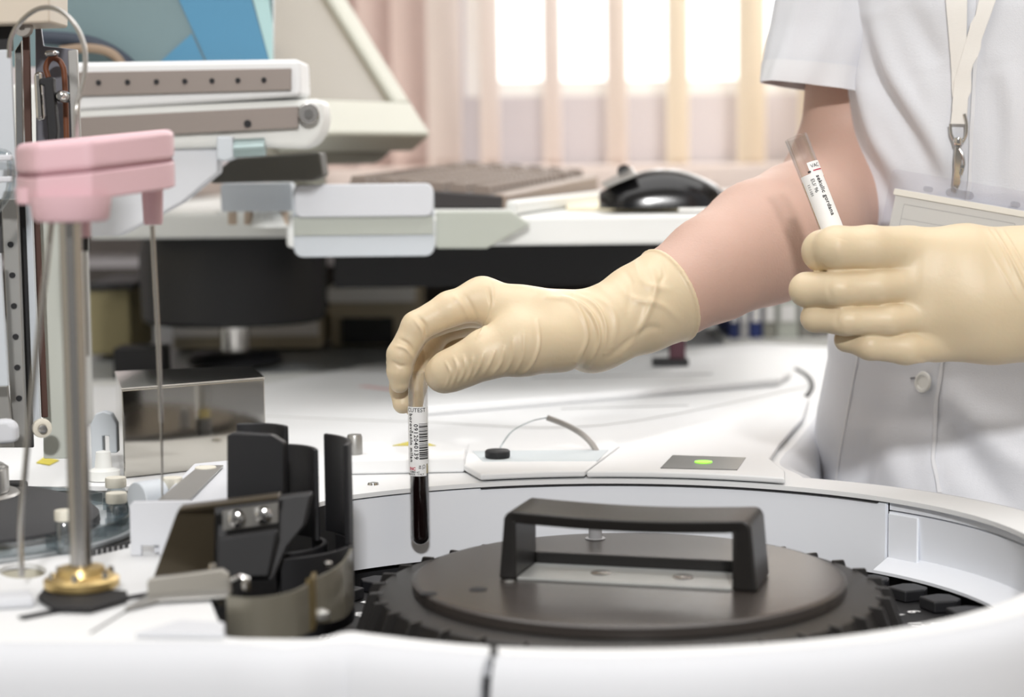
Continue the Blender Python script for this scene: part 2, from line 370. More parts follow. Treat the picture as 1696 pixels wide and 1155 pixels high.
b = NB(); q = [kb0, kb0+e*.42, kb0+e*.42+s_*.155, kb0+s_*.155]; prism(b, [(p.x, p.y) for p in q], zd+.0065, zd+.0175); [setattr(v.co, 'z', v.co.z+kz(v.co)) for v in b.verts if v.co.z > zd+.01]; obj('case', b, mat('dark_keyboard_case', (50, 46, 46), .5), kb, bevel=.002)
b = NB(); q = [kb0+e*.002+s_*-.003, kb0+e*.42+s_*-.003, kb0+e*.42+s_*.009, kb0+e*.002+s_*.009]; prism(b, [(p.x, p.y) for p in q], zd+.006, zd+.019); [setattr(v.co, 'z', v.co.z+kz(v.co)) for v in b.verts if v.co.z > zd+.01]; obj('side_rim', b, mat('taupe_rim', (146, 130, 118), .5), kb, bevel=.002)
KEY = mat('taupe_keycaps', (128, 114, 104), .6)
nk = 0
b = NB()
for i in range(21):
    for j in range(6):
        if (i in (15, 19)) : continue
        c = kb0+e*(.012+i*.0198)+s_*(.014+j*.0225+(.006 if j == 5 else 0)); x = .0165
        top = .6
        p4 = [c+e*x*a_+s_*x*b_ for a_, b_ in ((0, 0), (1, 0), (1, 1), (0, 1))]; cc = c+e*x/2+s_*x/2
        lo = [Vector((p.x, p.y, zd+.0175+kz(p))) for p in p4]; hi = [Vector((cc.x+(p.x-cc.x)*.8, cc.y+(p.y-cc.y)*.8, zd+.025+kz(p))) for p in p4]; hexa(b, hi, lo)
o = obj('keycaps', b, KEY, kb); o['kind'] = 'stuff'
# paper and mouse
b = NB(); pp = [P(935, 0, 1.9), P(1060, 0, 1.9)]; prism(b, [(P(935, 0, 1.86).x, 1.86), (P(1120, 0, 1.8).x, 1.78), (P(1110, 0, 2.3).x, 2.3), (P(950, 0, 2.3).x, 2.3)], zd+.0006, zd+.004)
tag(obj('note_pad', b, mat('cream_paper', (236, 226, 198), .7)), 'cream paper pad lying left of the black mouse', 'pad')
mc = Vector((P(1095, 0, 1.80).x, 1.80, zd+.0045))
ms = thing('computer_mouse', 'black and silver computer mouse on the white desk', 'mouse', mc)
L = []
for i in range(15):
    u = i/14; x = (u-.5)*.116; w_ = .031*math.sqrt(max(.02, 1-(2*u-1)**4)); h = .036*math.sin(PI*min(1, .10+u*.78)) ** .8*(1 if u < .97 else .8)
    L.append([mc+Vector((x, w_*math.cos(a), max(0, h*math.sin(a)))) for a in [PI*k/14 for k in range(15)]])
b = NB(); rings(b, L, close=True, cap=True); obj('shell', b, mat('glossy_black', (16, 16, 18), .18), ms, smooth=True, ang=60)
b = NB(); slab(b, [mc+Vector(v) for v in ((-.052, -.026, .019), (-.024, -.030, .030), (-.026, 0, .0365), (-.055, 0, .021))], (-.002, -.001, .002)); obj('button', b, DULL, ms, bevel=.001)
b = NB(); cyl(b, mc+Vector((-.035, -.003, .034)), mc+Vector((-.035, .003, .034)), .006); obj('scroll_wheel', b, BLK, ms)
# drum, low boxes, binders under and behind the desk
D0 = Vector((P(390, 580, 2.08).x, 2.08, ZD))
t = thing('black_drum', 'large black cylindrical drum on a short chrome shaft', 'drum', D0)
b = NB(); zb = P(390, 531, 2.08).z; zt = P(390, 385, 2.08).z; lathe(b, [(0, zb), (.094, zb), (.098, zb+.004), (.1, zb+.05), (.1, zt-.02), (.094, zt), (.05, zt+.012), (0, zt+.014)], (D0.x, D0.y, 0)); obj('drum_body', b, BLK, t)
b = NB(); cyl(b, (D0.x, D0.y, ZD+.01), (D0.x, D0.y, zb), .016); obj('shaft', b, CHROME, t)
b = NB(); lathe(b, [(0, .0005), (.05, .0005), (.052, .006), (.044, .012), (.02, .014), (0, .014)], D0); obj('foot_plate', b, BLK, t)
BX = mat('taupe_cardboard', (186, 176, 154), .8); BX2 = mat('light_grey_box', (240, 238, 234), .7)
def simplebox(name, label, cat, x0, x1, y0, y1, Y, dep, M, parts=()):
    a, c = P(x0, y0, Y), P(x1, y1, Y); t = thing(name, label, cat, ((a.x+c.x)/2, Y+dep/2, c.z))
    b = NB(); box(b, ((a.x+c.x)/2, Y+dep/2, (a.z+c.z)/2), (c.x-a.x, dep, a.z-c.z)); obj('body', b, M, t, bevel=.003); return t, a, c
# table that carries the low boxes
zt_ = ZD-.004
tb = thing('back_table', 'grey topped table behind the white analyser covers', 'table', (-.2, 2.3, 0))
b = NB(); prism(b, [(-1.0, 1.5), (-.55, 1.42), (P(440, 0, 1.82).x, 1.84), (P(700, 0, 2.05).x, 2.06), (.45, 2.4), (.45, 2.74), (-1.0, 2.74)], zt_-.03, zt_); obj('table_top', b, mat('grey_laminate', (142, 146, 148), .35), tb, bevel=.002)
for x, y in ((-.95, 1.7), (-.95, 2.65), (.38, 2.5), (.38, 2.68)):
    b = NB(); box(b, (x, y, (zt_-.03)/2), (.04, .04, zt_-.03)); obj('leg', b, DULL, tb)
t, a, c = simplebox('storage_box', 'taupe open-front storage box with a pale lid under the desk', 'box', 545, 692, 478, 573, 2.28, .2, BX)
b = NB(); a1, c1 = P(543, 476, 2.27), P(688, 500, 2.27); box(b, ((a1.x+c1.x)/2, 2.37, (a1.z+c1.z)/2), (c1.x-a1.x, .22, a1.z-c1.z)); obj('lid', b, BX2, t, bevel=.003)
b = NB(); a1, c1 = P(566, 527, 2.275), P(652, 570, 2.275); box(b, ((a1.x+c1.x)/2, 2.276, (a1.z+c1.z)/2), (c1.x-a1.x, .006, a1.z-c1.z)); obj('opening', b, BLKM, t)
t, a, c = simplebox('carton', 'low beige carton with a white top band behind the chrome shaft', 'box', 285, 532, 527, 577, 2.24, .12, BX)
b = NB(); a1, c1 = P(288, 530, 2.236), P(528, 556, 2.236); box(b, ((a1.x+c1.x)/2, 2.236, (a1.z+c1.z)/2), (c1.x-a1.x, .004, a1.z-c1.z)); obj('band', b, mat('white_box_band', (246, 242, 238), .6), t)
t, a, c = simplebox('olive_bin', 'olive brown bin in the shade left of the drum', 'bin', 145, 218, 478, 588, 2.16, .14, mat('olive_bin_plastic', (150, 140, 104), .7))
b = NB(); a1, c1 = P(143, 470, 2.15), P(220, 480, 2.15); box(b, ((a1.x+c1.x)/2, 2.23, (a1.z+c1.z)/2), (c1.x-a1.x, .16, a1.z-c1.z)); obj('rim', b, BLKM, t)
for i, (x0, x1, col, lab) in enumerate([(1208, 1224, (46, 58, 110), 'blue ring binder at the left end of the row'), (1226, 1240, (190, 190, 192), 'pale ring binder between the two blue ones'), (1242, 1262, (44, 60, 120), 'second blue ring binder from the left'), (1264, 1286, (150, 150, 142), 'grey-olive ring binder right of the blue ones'), (1288, 1322, (190, 194, 186), 'wide pale green ring binder in the row'), (1324, 1348, (140, 138, 132), 'taupe ring binder near the gloved fist'), (1350, 1380, (132, 128, 124), 'last taupe ring binder, beside the coat')]):
    a, c = P(x0, 470, 2.3), P(x1, 566, 2.3); z1 = zd-.10
    t = thing('ring_binder', lab, 'binder', ((a.x+c.x)/2, 2.3, ZD-.0), 'ring binders in a row behind the arm')
    b = NB(); box(b, ((a.x+c.x)/2, 2.38, (z1+ZD)/2), (c.x-a.x, .16, z1-ZD)); obj('cover', b, mat('binder_cloth', col, .7), t, bevel=.002)
    b = NB(); box(b, ((a.x+c.x)/2, 2.2985, ZD+.03), ((c.x-a.x)*.7, .002, .02)); obj('spine_label', b, PAPER, t)
b = NB(); x0 = P(1196, 0, 2.3).x; prism(b, [(x0, 2.275), (1.0, 2.275), (1.0, 2.54), (x0, 2.54)], ZD-.02, ZD-.0002); bo = NB()
cb = thing('binder_shelf', 'white shelf board carrying the ring binders', 'shelf', (.6, 2.6, 0)); obj('board', b, W2, cb)
b = NB(); box(b, (x0+.03, 2.41, (ZD-.02)/2), (.03, .22, ZD-.02)); obj('side_panel', b, W2, cb); b = NB(); box(b, (.97, 2.41, (ZD-.02)/2), (.03, .22, ZD-.02)); obj('side_panel', b, W2, cb)

# ================================================================== TOUCH MONITOR AND BLUE PANEL
th = math.radians(60); e1 = Vector((math.cos(th), math.sin(th), 0)); tilt = math.radians(36)
nb = Vector((-math.sin(th), math.cos(th), 0)); u1 = nb*math.sin(tilt)+Vector((0, 0, 1))*math.cos(tilt); nn = e1.cross(u1)
BL = P(512, 196, 1.80)
mo = thing('touch_monitor', 'cream touch monitor leaning far back behind the gantry rail', 'monitor', BL)
def mq(x0, x1, y0, y1, d=0): return [BL+e1*x+u1*y+nn*d for x, y in ((x0, y0), (x1, y0), (x1, y1), (x0, y1))]
LW, LH = .175, .30
BEZ = mat('cream_bezel', (190, 190, 178), .5)
b = NB()
for r_ in ((-.03, LW+.02, -.018, .022), (-.03, .0, .0221, LH), (LW-.008, LW+.02, .0221, LH), (-.03, LW+.02, LH+.0001, LH+.03)): slab(b, mq(*r_), -nn*.03)
bmesh.ops.remove_doubles(b, verts=b.verts, dist=.0003)
obj('bezel', b, BEZ, mo, bevel=.004, seg=3)
b = NB(); slab(b, mq(0, LW-.008, .022, LH, -.006), -nn*.004); obj('screen', b, mat('tan_dim_screen', (118, 110, 94), .3, noise=.12, nscale=9), mo)
b = NB(); slab(b, mq(-.01, LW+.005, -.012, LH+.02, -.0305), -nn*.035); obj('back_shell', b, mat('grey_shell', (150, 146, 134), .6), mo, bevel=.012, seg=3)
b = NB(); bc = BL+e1*LW*.5+u1*.05-nn*.06; cyl(b, (bc.x, bc.y, zd+.001), bc, .03, .022); obj('stand', b, BEZ, mo)
b = NB(); lathe(b, [(0, 0), (.055, 0), (.057, .006), (.05, .01), (0, .016)], (bc.x, bc.y, zd+.0005)); obj('stand_foot', b, BEZ, mo)
# front window of the analyser; tint and reflection painted on as flat stripes
bp = thing('blue_window_panel', 'glossy grey-teal panel with broad blue painted-in reflection above the rail', 'panel', P(260, 100, 1.65))
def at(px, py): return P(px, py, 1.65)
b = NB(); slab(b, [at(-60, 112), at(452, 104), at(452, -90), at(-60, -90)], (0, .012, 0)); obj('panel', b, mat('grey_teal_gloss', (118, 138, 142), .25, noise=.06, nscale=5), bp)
BLUE = mat('blue_reflection_tint', (84, 138, 170), .25)
b = NB(); slab(b, [at(345, 106), at(447, 105), at(392, -90), at(256, -90)], (0, -.002, 0)); obj('blue_reflection', b, BLUE, bp)
b = NB(); slab(b, [at(262, 106), at(341, 106), at(318, 56)], (0, -.002, 0)); obj('blue_reflection', b, BLUE, bp)
b = NB(); slab(b, [at(448, 106), at(452, 106), at(452, 40), at(432, -90), at(396, -90)], (0, -.0022, 0)); obj('pale_edge', b, mat('pale_reflection_tint', (168, 200, 200), .3), bp)
# dark cable bundle in front of it
b = NB(); tube(b, spline([P(70, 62, 1.635), P(120, 66, 1.635), P(165, 76, 1.635), P(205, 100, 1.635), P(230, 130, 1.635)]), .006)
tag(obj('cable', b, mat('dark_blue_cable', (44, 52, 66), .6)), 'dark cable drooping in front of the grey-teal panel', 'cable')
b = NB(); tube(b, spline([P(100, 84, 1.63), P(150, 80, 1.63), P(190, 92, 1.63), P(215, 130, 1.63)]), .004)
tag(obj('cable', b, mat('tan_cable', (140, 120, 100), .6)), 'tan cable curving just below the dark one', 'cable')
# ================================================================== GANTRY RAIL
gt = thing('gantry_rail', 'white horizontal rail arm with two drilled bronze-grey strips', 'rail', P(300, 240, 1.55))
GY = 1.55
def gq(pts, Y0, dep): return [P(x, y, Y0) for x, y in pts], (0, dep, 0)
b = NB(); slab(b, *gq([(100, 104), (497, 98), (500, 160), (100, 186)], GY, .07)); obj('upper_beam', b, WCOVER, gt, bevel=.004)
b = NB(); slab(b, *gq([(104, 120), (482, 113), (482, 149), (104, 160)], GY-.004, .0045)); so = obj('drilled_strip', b, BROWNM, gt, bevel=.0006)
for px in (163, 211, 259, 306, 351, 394, 437):
    py = 137-(px-163)*.016; b = NB(); cyl(b, P(px, py, GY-.0052), P(px, py, GY-.003), .0021); obj('hole', b, GAP, so)
b = NB(); slab(b, *gq([(100, 180), (534, 163), (538, 200), (530, 228), (508, 247), (420, 244), (100, 250)], GY+.003, .06)); obj('lower_beam', b, W2, gt, bevel=.006, seg=3)
b = NB(); slab(b, *gq([(104, 196), (494, 176), (494, 212), (104, 232)], GY-.003, .0045)); so = obj('drilled_strip', b, BROWNM, gt, bevel=.0006)
b = NB(); cyl(b, P(410, 205, GY-.0045), P(410, 205, GY-.002), .003); obj('hole', b, GAP, so)
b = NB(); cyl(b, P(511, 188, GY-.008), P(511, 188, GY+.004), .0085); po = obj('pulley', b, STEEL, gt, bevel=.001)
b = NB(); cyl(b, P(511, 188, GY-.011), P(511, 188, GY-.0075), .0035); obj('pulley_screw', b, CHROME, po)
b = NB(); slab(b, *gq([(100, 240), (360, 234), (360, 286), (300, 336), (196, 391), (150, 391), (100, 391)], GY+.012, .03)); obj('bracket', b, W1, gt, bevel=.002)
b = NB(); slab(b, *gq([(358, 226), (386, 226), (386, 262), (372, 268), (358, 264)], GY-.004, .03)); obj('clamp_block', b, WGREY, gt, bevel=.002)
b = NB(); cyl(b, P(384, 246, GY+.005), P(440, 243, GY+.005), .0075); obj('motor_barrel', b, mat('pale_teal_metal', (160, 178, 178), .35, .4), gt, bevel=.001)
b = NB(); slab(b, *gq([(345, 296), (385, 262), (530, 252), (536, 292), (516, 300), (350, 304)], GY+.08, .05)); obj('dark_underbody', b, mat('dark_grey_underbody', (74, 72, 66), .6), gt, bevel=.004)
# rail support column standing behind the lift
b = NB(); xx = P(118, 300, GY).x; box(b, (xx-.03, GY+.05, (ZD+CAMZ+.06)/2), (.05, .06, CAMZ+.06-ZD)); obj('support_post', b, W2, gt, bevel=.003)

# ================================================================== THE ANALYSER
EX, EY, EA, EB = .050, 1.079, .247, .228
def ell(t, off=0): return Vector((EX+(EA+off)*math.cos(t), EY+(EB+off)*math.sin(t), 0))
def g(px, py, dr=DECK): p = G(px, py, dr); return Vector((p.x, p.y, 0))
def tpx(px, off=0, back=True):
    """angle on the bowl edge that the photo column px meets"""
    best = None
    for i in range(721):
        t = (0 if back else -PI)+PI*i/720; v = ell(t, off); q = proj((v.x, v.y, ZD))[0]
        if best is None or abs(q-px) < best[0]: best = (abs(q-px), t)
    return best[1]
an = thing('laboratory_analyser', 'large white laboratory analyser with round bowl, deck and smooth front', 'analyser', (EX, EY, 0))
tL = tpx(566); tF = tpx(830, back=False)
inner = [g(375, 1056), g(362, 1030), g(350, 1000), g(340, 960), g(345, 920), g(400, 875), g(470, 848)]
inner += [ell(tL+(tF-tL)*i/150) for i in range(151)]
inner += [v for v in spline([g(760, 1067), g(700, 1061), g(618, 1051), g(575, 1047), g(529, 1058), g(480, 1059), g(400, 1058)], 4)]
inner = [Vector((v.x, v.y, 0)) for v in inner]
tR = tpx(1330, .036)
def offw(t): return .012+.024*min(1, max(0, (t+1.3)/1.6))
outer_front = [g(-260, 1062), g(0, 1060), g(300, 1060), g(400, 1062)]
outer_front = [v+Vector((0, -.004, 0)) for v in outer_front]
outer_front += [Vector((v.x, v.y-.0125, 0)) for v in spline([g(480, 1062), g(575, 1052), g(640, 1057), g(760, 1067)], 4)]
nF = 110; arc = [ell(tF+(tR-tF)*i/nF, offw(tF+(tR-tF)*i/nF)) for i in range(nF+1)]
right = spline([arc[-1], g(1322, 786), g(1292, 770), g(1300, 752), g(1322, 730), g(1359, 674), g(1378, 618), g(1384, 575)], 6)[1:]
back = [g(1250, 568), g(1000, 588), g(700, 600), g(600, 606), g(440, 636), g(200, 640), g(-260, 640), g(-260, 806), g(222, 806), g(330, 812), g(345, 838), g(330, 880), g(212, 902), g(0, 936), g(-260, 975)]
outer = outer_front+arc+right+back
hole = [g(38+40*math.cos(t), 946+13*math.sin(t)) for t in [2*PI*i/28 for i in range(28)]]
b = NB()
def loop(bm, pts, z):
    vs = [bm.verts.new((p.x, p.y, z)) for p in pts]; return vs, [bm.edges.new((vs[i], vs[(i+1) % len(vs)])) for i in range(len(vs))]
E_ = []
for pts in (outer, inner, hole): E_ += loop(b, pts, ZD)[1]
bmesh.ops.triangle_fill(b, use_beauty=True, use_dissolve=False, edges=E_)
r = bmesh.ops.extrude_face_region(b, geom=list(b.faces)); bmesh.ops.translate(b, verts=[v for v in r['geom'] if isinstance(v, bmesh.types.BMVert)], vec=(0, 0, -.003))
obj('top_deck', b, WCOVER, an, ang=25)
def skirt(bm, path, prof, flip=1):
    n = len(path); L = []
    for i, p in enumerate(path):
        d = (path[min(i+1, n-1)]-path[max(i-1, 0)]).normalized(); o = Vector((d.y, -d.x, 0))*flip
        L.append([bm.verts.new((p.x+o.x*a, p.y+o.y*a, ZD+z)) for a, z in prof])
    for A, B in zip(L, L[1:]):
        for j in range(len(prof)-1): bm.faces.new([A[j], A[j+1], B[j+1], B[j]])
PROF = [(-.001, 0), (.003, -.0003), (.007, -.0015), (.011, -.0042), (.0145, -.009), (.017, -.016), (.0185, -.028), (.019, -.06), (.019, -.2), (.019, -.86), (.012, -.86), (.012, -.05), (0, -.004), (-.001, 0)]
fpath = outer_front+arc+right
# front seam at the photo's column 822
ks = min(range(len(fpath)), key=lambda i: abs(proj((fpath[i].x, fpath[i].y-.015, ZD-.03))[0]-822) if fpath[i].y < 1.0 else 9e9)
sp = fpath[ks]; a1 = sp+(fpath[ks-1]-sp).normalized()*.0016; a2 = sp+(fpath[ks+1]-sp).normalized()*.0016
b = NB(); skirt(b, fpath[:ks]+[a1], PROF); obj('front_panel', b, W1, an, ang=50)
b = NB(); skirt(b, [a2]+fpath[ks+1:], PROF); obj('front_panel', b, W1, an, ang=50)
b = NB(); box(b, (sp.x, sp.y-.006, ZD-.16), (.010, .012, .3)); obj('seam_backing', b, GAP, an)
b = NB(); prism(b, [(p.x, p.y) for p in (back[:7][::-1]+[right[-1]])], .05, ZD-.004); bmesh.ops.delete(b, geom=[f for f in b.faces if f.normal.z > .9], context='FACES_ONLY'); obj('rear_body', b, W2, an)
# bowl
ts = [tL+(tpx(1464)-tL)*i/70 for i in range(71)]
def wall(bm, ts, prof):
    L = [[bm.verts.new(((v := ell(t, o)).x, v.y, ZD+z)) for o, z in prof] for t in ts]; n = len(prof)
    for A, B in zip(L, L[1:]):
        for j in range(n): bm.faces.new([A[j], A[(j+1) % n], B[(j+1) % n], B[j]])
    bm.faces.new(L[0]); bm.faces.new(L[-1][::-1])
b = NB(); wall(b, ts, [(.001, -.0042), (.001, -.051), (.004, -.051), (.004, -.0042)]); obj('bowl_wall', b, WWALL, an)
t0 = tpx(1466.5); ts2 = [t0+(-1.25-t0)*i/60 for i in range(61)]
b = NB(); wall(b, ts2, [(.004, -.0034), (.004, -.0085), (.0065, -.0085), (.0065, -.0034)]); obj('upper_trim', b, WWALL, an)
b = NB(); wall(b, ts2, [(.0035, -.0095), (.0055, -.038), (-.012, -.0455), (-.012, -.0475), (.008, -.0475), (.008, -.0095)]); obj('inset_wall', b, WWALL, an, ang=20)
t1 = tpx(1516); ts3 = [t0+(t1-t0)*i/10 for i in range(11)]
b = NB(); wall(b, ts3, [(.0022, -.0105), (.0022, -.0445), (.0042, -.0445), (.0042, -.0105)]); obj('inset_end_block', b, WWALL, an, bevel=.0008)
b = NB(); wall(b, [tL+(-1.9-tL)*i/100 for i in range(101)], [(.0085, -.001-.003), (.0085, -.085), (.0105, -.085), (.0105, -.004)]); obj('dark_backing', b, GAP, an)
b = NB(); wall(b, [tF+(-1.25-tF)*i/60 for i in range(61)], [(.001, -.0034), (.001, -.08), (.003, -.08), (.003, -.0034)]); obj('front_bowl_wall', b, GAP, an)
b = NB(); prism(b, [((EX+(v.x-EX)*1.02), (EY+(v.y-EY)*1.02)) for v in inner], ZD-.09, ZD-.086); obj('bowl_floor', b, BLKM, an)
b = NB(); lw_ = inner[:8]; 
for A_, B_ in zip(lw_, lw_[1:]): hexa(b, [(A_.x, A_.y, ZD-.0034), (B_.x, B_.y, ZD-.0034), (B_.x, B_.y, ZD-.08), (A_.x, A_.y, ZD-.08)], [(A_.x-.003, A_.y, ZD-.0034), (B_.x-.003, B_.y, ZD-.0034), (B_.x-.003, B_.y, ZD-.08), (A_.x-.003, A_.y, ZD-.08)])
obj('side_bowl_wall', b, BLKM, an)
# seams and cover plates of the deck
def strip(bm, pts, wd, z0=.0002, z1=.0006):
    for A_, B_ in zip(pts, pts[1:]):
        d = (B_-A_).normalized(); n_ = Vector((-d.y, d.x, 0))*wd/2; prism(bm, [((A_+n_).x, (A_+n_).y), ((B_+n_).x, (B_+n_).y), ((B_-n_).x, (B_-n_).y), ((A_-n_).x, (A_-n_).y)], ZD+z0, ZD+z1)
CH = .006
b = NB(); prism(b, [(p.x, p.y) for p in ([ell(tpx(x), .0005) for x in (797, 840, 885, 930, 968)]+[g(1026, 738, DECK-CH), g(1012, 727, DECK-CH), g(775, 735, DECK-CH), g(768, 770, DECK-CH)])], ZD+.0015, ZD+CH); lc = obj('hinged_cover', b, WCOVER, an, bevel=.0015)
b = NB(); prism(b, [(p.x, p.y) for p in ([ell(tpx(x), .0006) for x in (972, 1020, 1080, 1140, 1200, 1260, 1300)]+[g(1300, 778, DECK-CH), g(1275, 758, DECK-CH), g(1290, 735, DECK-CH), g(1330, 690, DECK-CH), g(1340, 655, DECK-CH), g(1100, 715, DECK-CH), g(1031, 735, DECK-CH)])], ZD+.0012, ZD+CH*.9); obj('status_cover', b, WCOVER, an, bevel=.0015)
b = NB(); strip(b, [ell(tpx(x), .0002) for x in range(797, 1460, 16)], .0016, -.0042, -.0031); obj('seam', b, GAP, an)
b = NB(); prism(b, [(p.x, p.y) for p in (g(800, 765, DECK-CH), g(990, 764, DECK-CH), g(1008, 746, DECK-CH), g(782, 748, DECK-CH))], ZD+CH, ZD+CH+.0004); obj('recess_strip', b, mat('ice_grey_strip', (206, 214, 218), .5), an)
zp = DECK-CH-.0004
b = NB(); prism(b, [(p.x, p.y) for p in (g(1094, 774, zp), g(1221, 777, zp), g(1235, 757, zp), g(1114, 753, zp))], ZD+CH*.9, ZD+CH*.9+.0006); sp_ = obj('status_plate', b, mat('brushed_status_plate', (128, 128, 126), .3, .7, noise=.15, nscale=60), an)
b = NB(); c = g(1165, 765, zp); lathe(b, [(0, 0), (.0062, 0), (.0062, .0006), (0, .001)], (c.x, c.y, ZD+CH*.9+.0006), 32); obj('status_lamp', b, emit('green_lamp', (150, 240, 60), .9), sp_)
# far raised cover with long slots
b = NB(); prism(b, [(p.x, p.y) for p in (g(700, 690), g(1290, 640), g(1310, 628), g(1290, 600), g(1100, 598), g(760, 612), g(660, 640))], ZD+.0002, ZD+.008); rc = obj('rear_cover', b, WCOVER, an, bevel=.003, seg=3)
st_ = thing('specimen_stand', 'tiny dark maroon stand on the rear cover beneath the glove cuff', 'stand', Vector((g(1110, 606, DECK-.008).x, g(1110, 606, DECK-.008).y, ZD+.008)))
v_ = st_.location; b = NB(); box(b, v_+Vector((0, 0, .004)), (.036, .02, .007)); obj('stand_base', b, BLKM, st_, bevel=.001)
b = NB(); box(b, v_+Vector((.007, 0, .035)), (.016, .012, .055)); obj('stand_post', b, mat('maroon_plastic', (70, 26, 40), .5), st_, bevel=.001)
zq = DECK-.008
b = NB(); strip(b, [g(880, 626, zq), g(1180, 620, zq)], .004, .008, .0084); strip(b, [g(930, 678, zq), g(1140, 672, zq)], .0012, .008, .0084); obj('slot_line', b, mat('grey_slot', (150, 150, 150), .6), rc)
b = NB(); strip(b, [Vector((sp.x, sp.y-.003, 0)), Vector((sp.x-.0005, sp.y+.0125, 0))], .0034, .0002, .0006); obj('seam_top', b, GAP, an)
b = NB(); strip(b, spline([g(1318, 612), g(1338, 625), g(1345, 642), g(1336, 658)], 4), .004, .0002, .0016); obj('crescent_gap', b, GAP, an)
b = NB(); strip(b, spline([g(440, 690), g(700, 700), g(1000, 705), g(1340, 640)], 6), .0015, .0002, .0006); obj('panel_line', b, mat('faint_line', (206, 206, 204), .6), an)
b = NB(); strip(b, [g(600, 640), g(720, 655), g(860, 645)], .012, .0002, .0005); obj('pink_sticker', b, mat('pink_sticker', (230, 196, 196), .6), an)
# left raised block with yellow mark and pin
def dquad(pts, dr): return [(v.x, v.y) for v in (g(x, y, dr) for x, y in pts)]
hb = .020
b = NB(); prism(b, dquad([(560, 762), (770, 758), (772, 742), (700, 728), (565, 735)], DECK-hb*.55), ZD+.0002, ZD+hb*.55); rb = obj('raised_block', b, WCOVER, an, bevel=.002)
b = NB(); prism(b, dquad([(650, 739), (722, 739), (690, 729)], DECK-hb*.55), ZD+hb*.55, ZD+hb*.55+.0004); obj('warning_triangle', b, mat('yellow_mark', (214, 200, 90), .6), rb)
c = P(588, 761, 1.36); b = NB(); lathe(b, [(0, 0), (.0052, 0), (.0055, .001), (.0055, .016), (.0048, .0178), (0, .0178)], (c.x, c.y, c.z), 24); kp = obj('knurled_pin', b, DULL, an)
c = g(618, 803); b = NB(); lathe(b, [(0, 0), (.004, 0), (.0036, .0014), (0, .002)], (c.x, c.y, ZD), 16); obj('screw', b, CHROME, an)
# dark slot beside the pole and thin scribed line
b = NB(); strip(b, [g(35, 1026), g(150, 1004), g(262, 984)], .006, .0002, .0012); obj('dark_slot', b, GAP, an)
b = NB(); strip(b, [g(150, 1050), g(215, 1010)], .0012, .0002, .0006); obj('scribed_line', b, mat('grey_line', (120, 120, 120), .6), an)
b = NB(); lathe(b, [(0, -.02), (.016, -.02), (.0185, -.0031)], (g(38, 946).x, g(38, 946).y, ZD), 28); obj('needle_well', b, mat('beige_well', (196, 192, 176), .6), an)
b = NB(); prism(b, dquad([(-60, 982), (52, 976), (58, 988), (-60, 996)], DECK-.006), ZD+.0003, ZD+.006); obj('low_step', b, W1, an, bevel=.002)
b = NB(); prism(b, dquad([(222, 1048), (298, 1026), (372, 1030), (372, 1050)], DECK-.003), ZD+.0003, ZD+.003); obj('low_step', b, W1, an, bevel=.001)
# recess floor for the reagent carousel
b = NB(); prism(b, [(v.x, v.y) for v in (g(-260, 806), g(222, 806), g(330, 812), g(345, 838), g(330, 880), g(212, 902), g(0, 936), g(-260, 975))], ZD-.05, ZD-.045); obj('recess_floor', b, mat('grey_recess', (190, 192, 192), .5), an)
b = NB()
for i in range(7):
    x0 = 152+i*9; prism(b, dquad([(x0, 921-i*2.1), (x0+7, 919.5-i*2.1), (x0+7, 910-i*2.1), (x0, 911.5-i*2.1)], DECK-.0004), ZD+.0002, ZD+.0006)
obj('graduated_marks', b, GAP, an)
# cap with thin line and bent grey tube on the hinged cover
c = g(824, 757, DECK-CH-.001)
t = thing('rubber_stopper', 'small round black cap lying on the white hinged cover', 'cap', (c.x, c.y, ZD+CH+.0006))
b = NB(); lathe(b, [(0, 0), (.0085, 0), (.009, .0008), (.009, .0046), (.008, .0055), (0, .0058)], t.location, 36); obj('stopper_body', b, BLKM, t)
b = NB(); tube(b, spline([P(828, 742, 1.385), P(848, 715, 1.39), P(880, 698, 1.40), P(908, 692, 1.41)]), .0006, 6); tag(obj('thin_line', b, ACRY), 'hair-thin clear line rising from the black cap', 'tube')
b = NB(); tube(b, spline([P(906, 692, 1.41), P(935, 703, 1.41), P(962, 718, 1.405), P(980, 735, 1.40), P(990, 752, 1.395)]), .0022, 10); tag(obj('bent_tube', b, mat('grey_tube', (158, 154, 150), .4)), 'bent grey tube arching out of the cover beside the seam', 'tube')

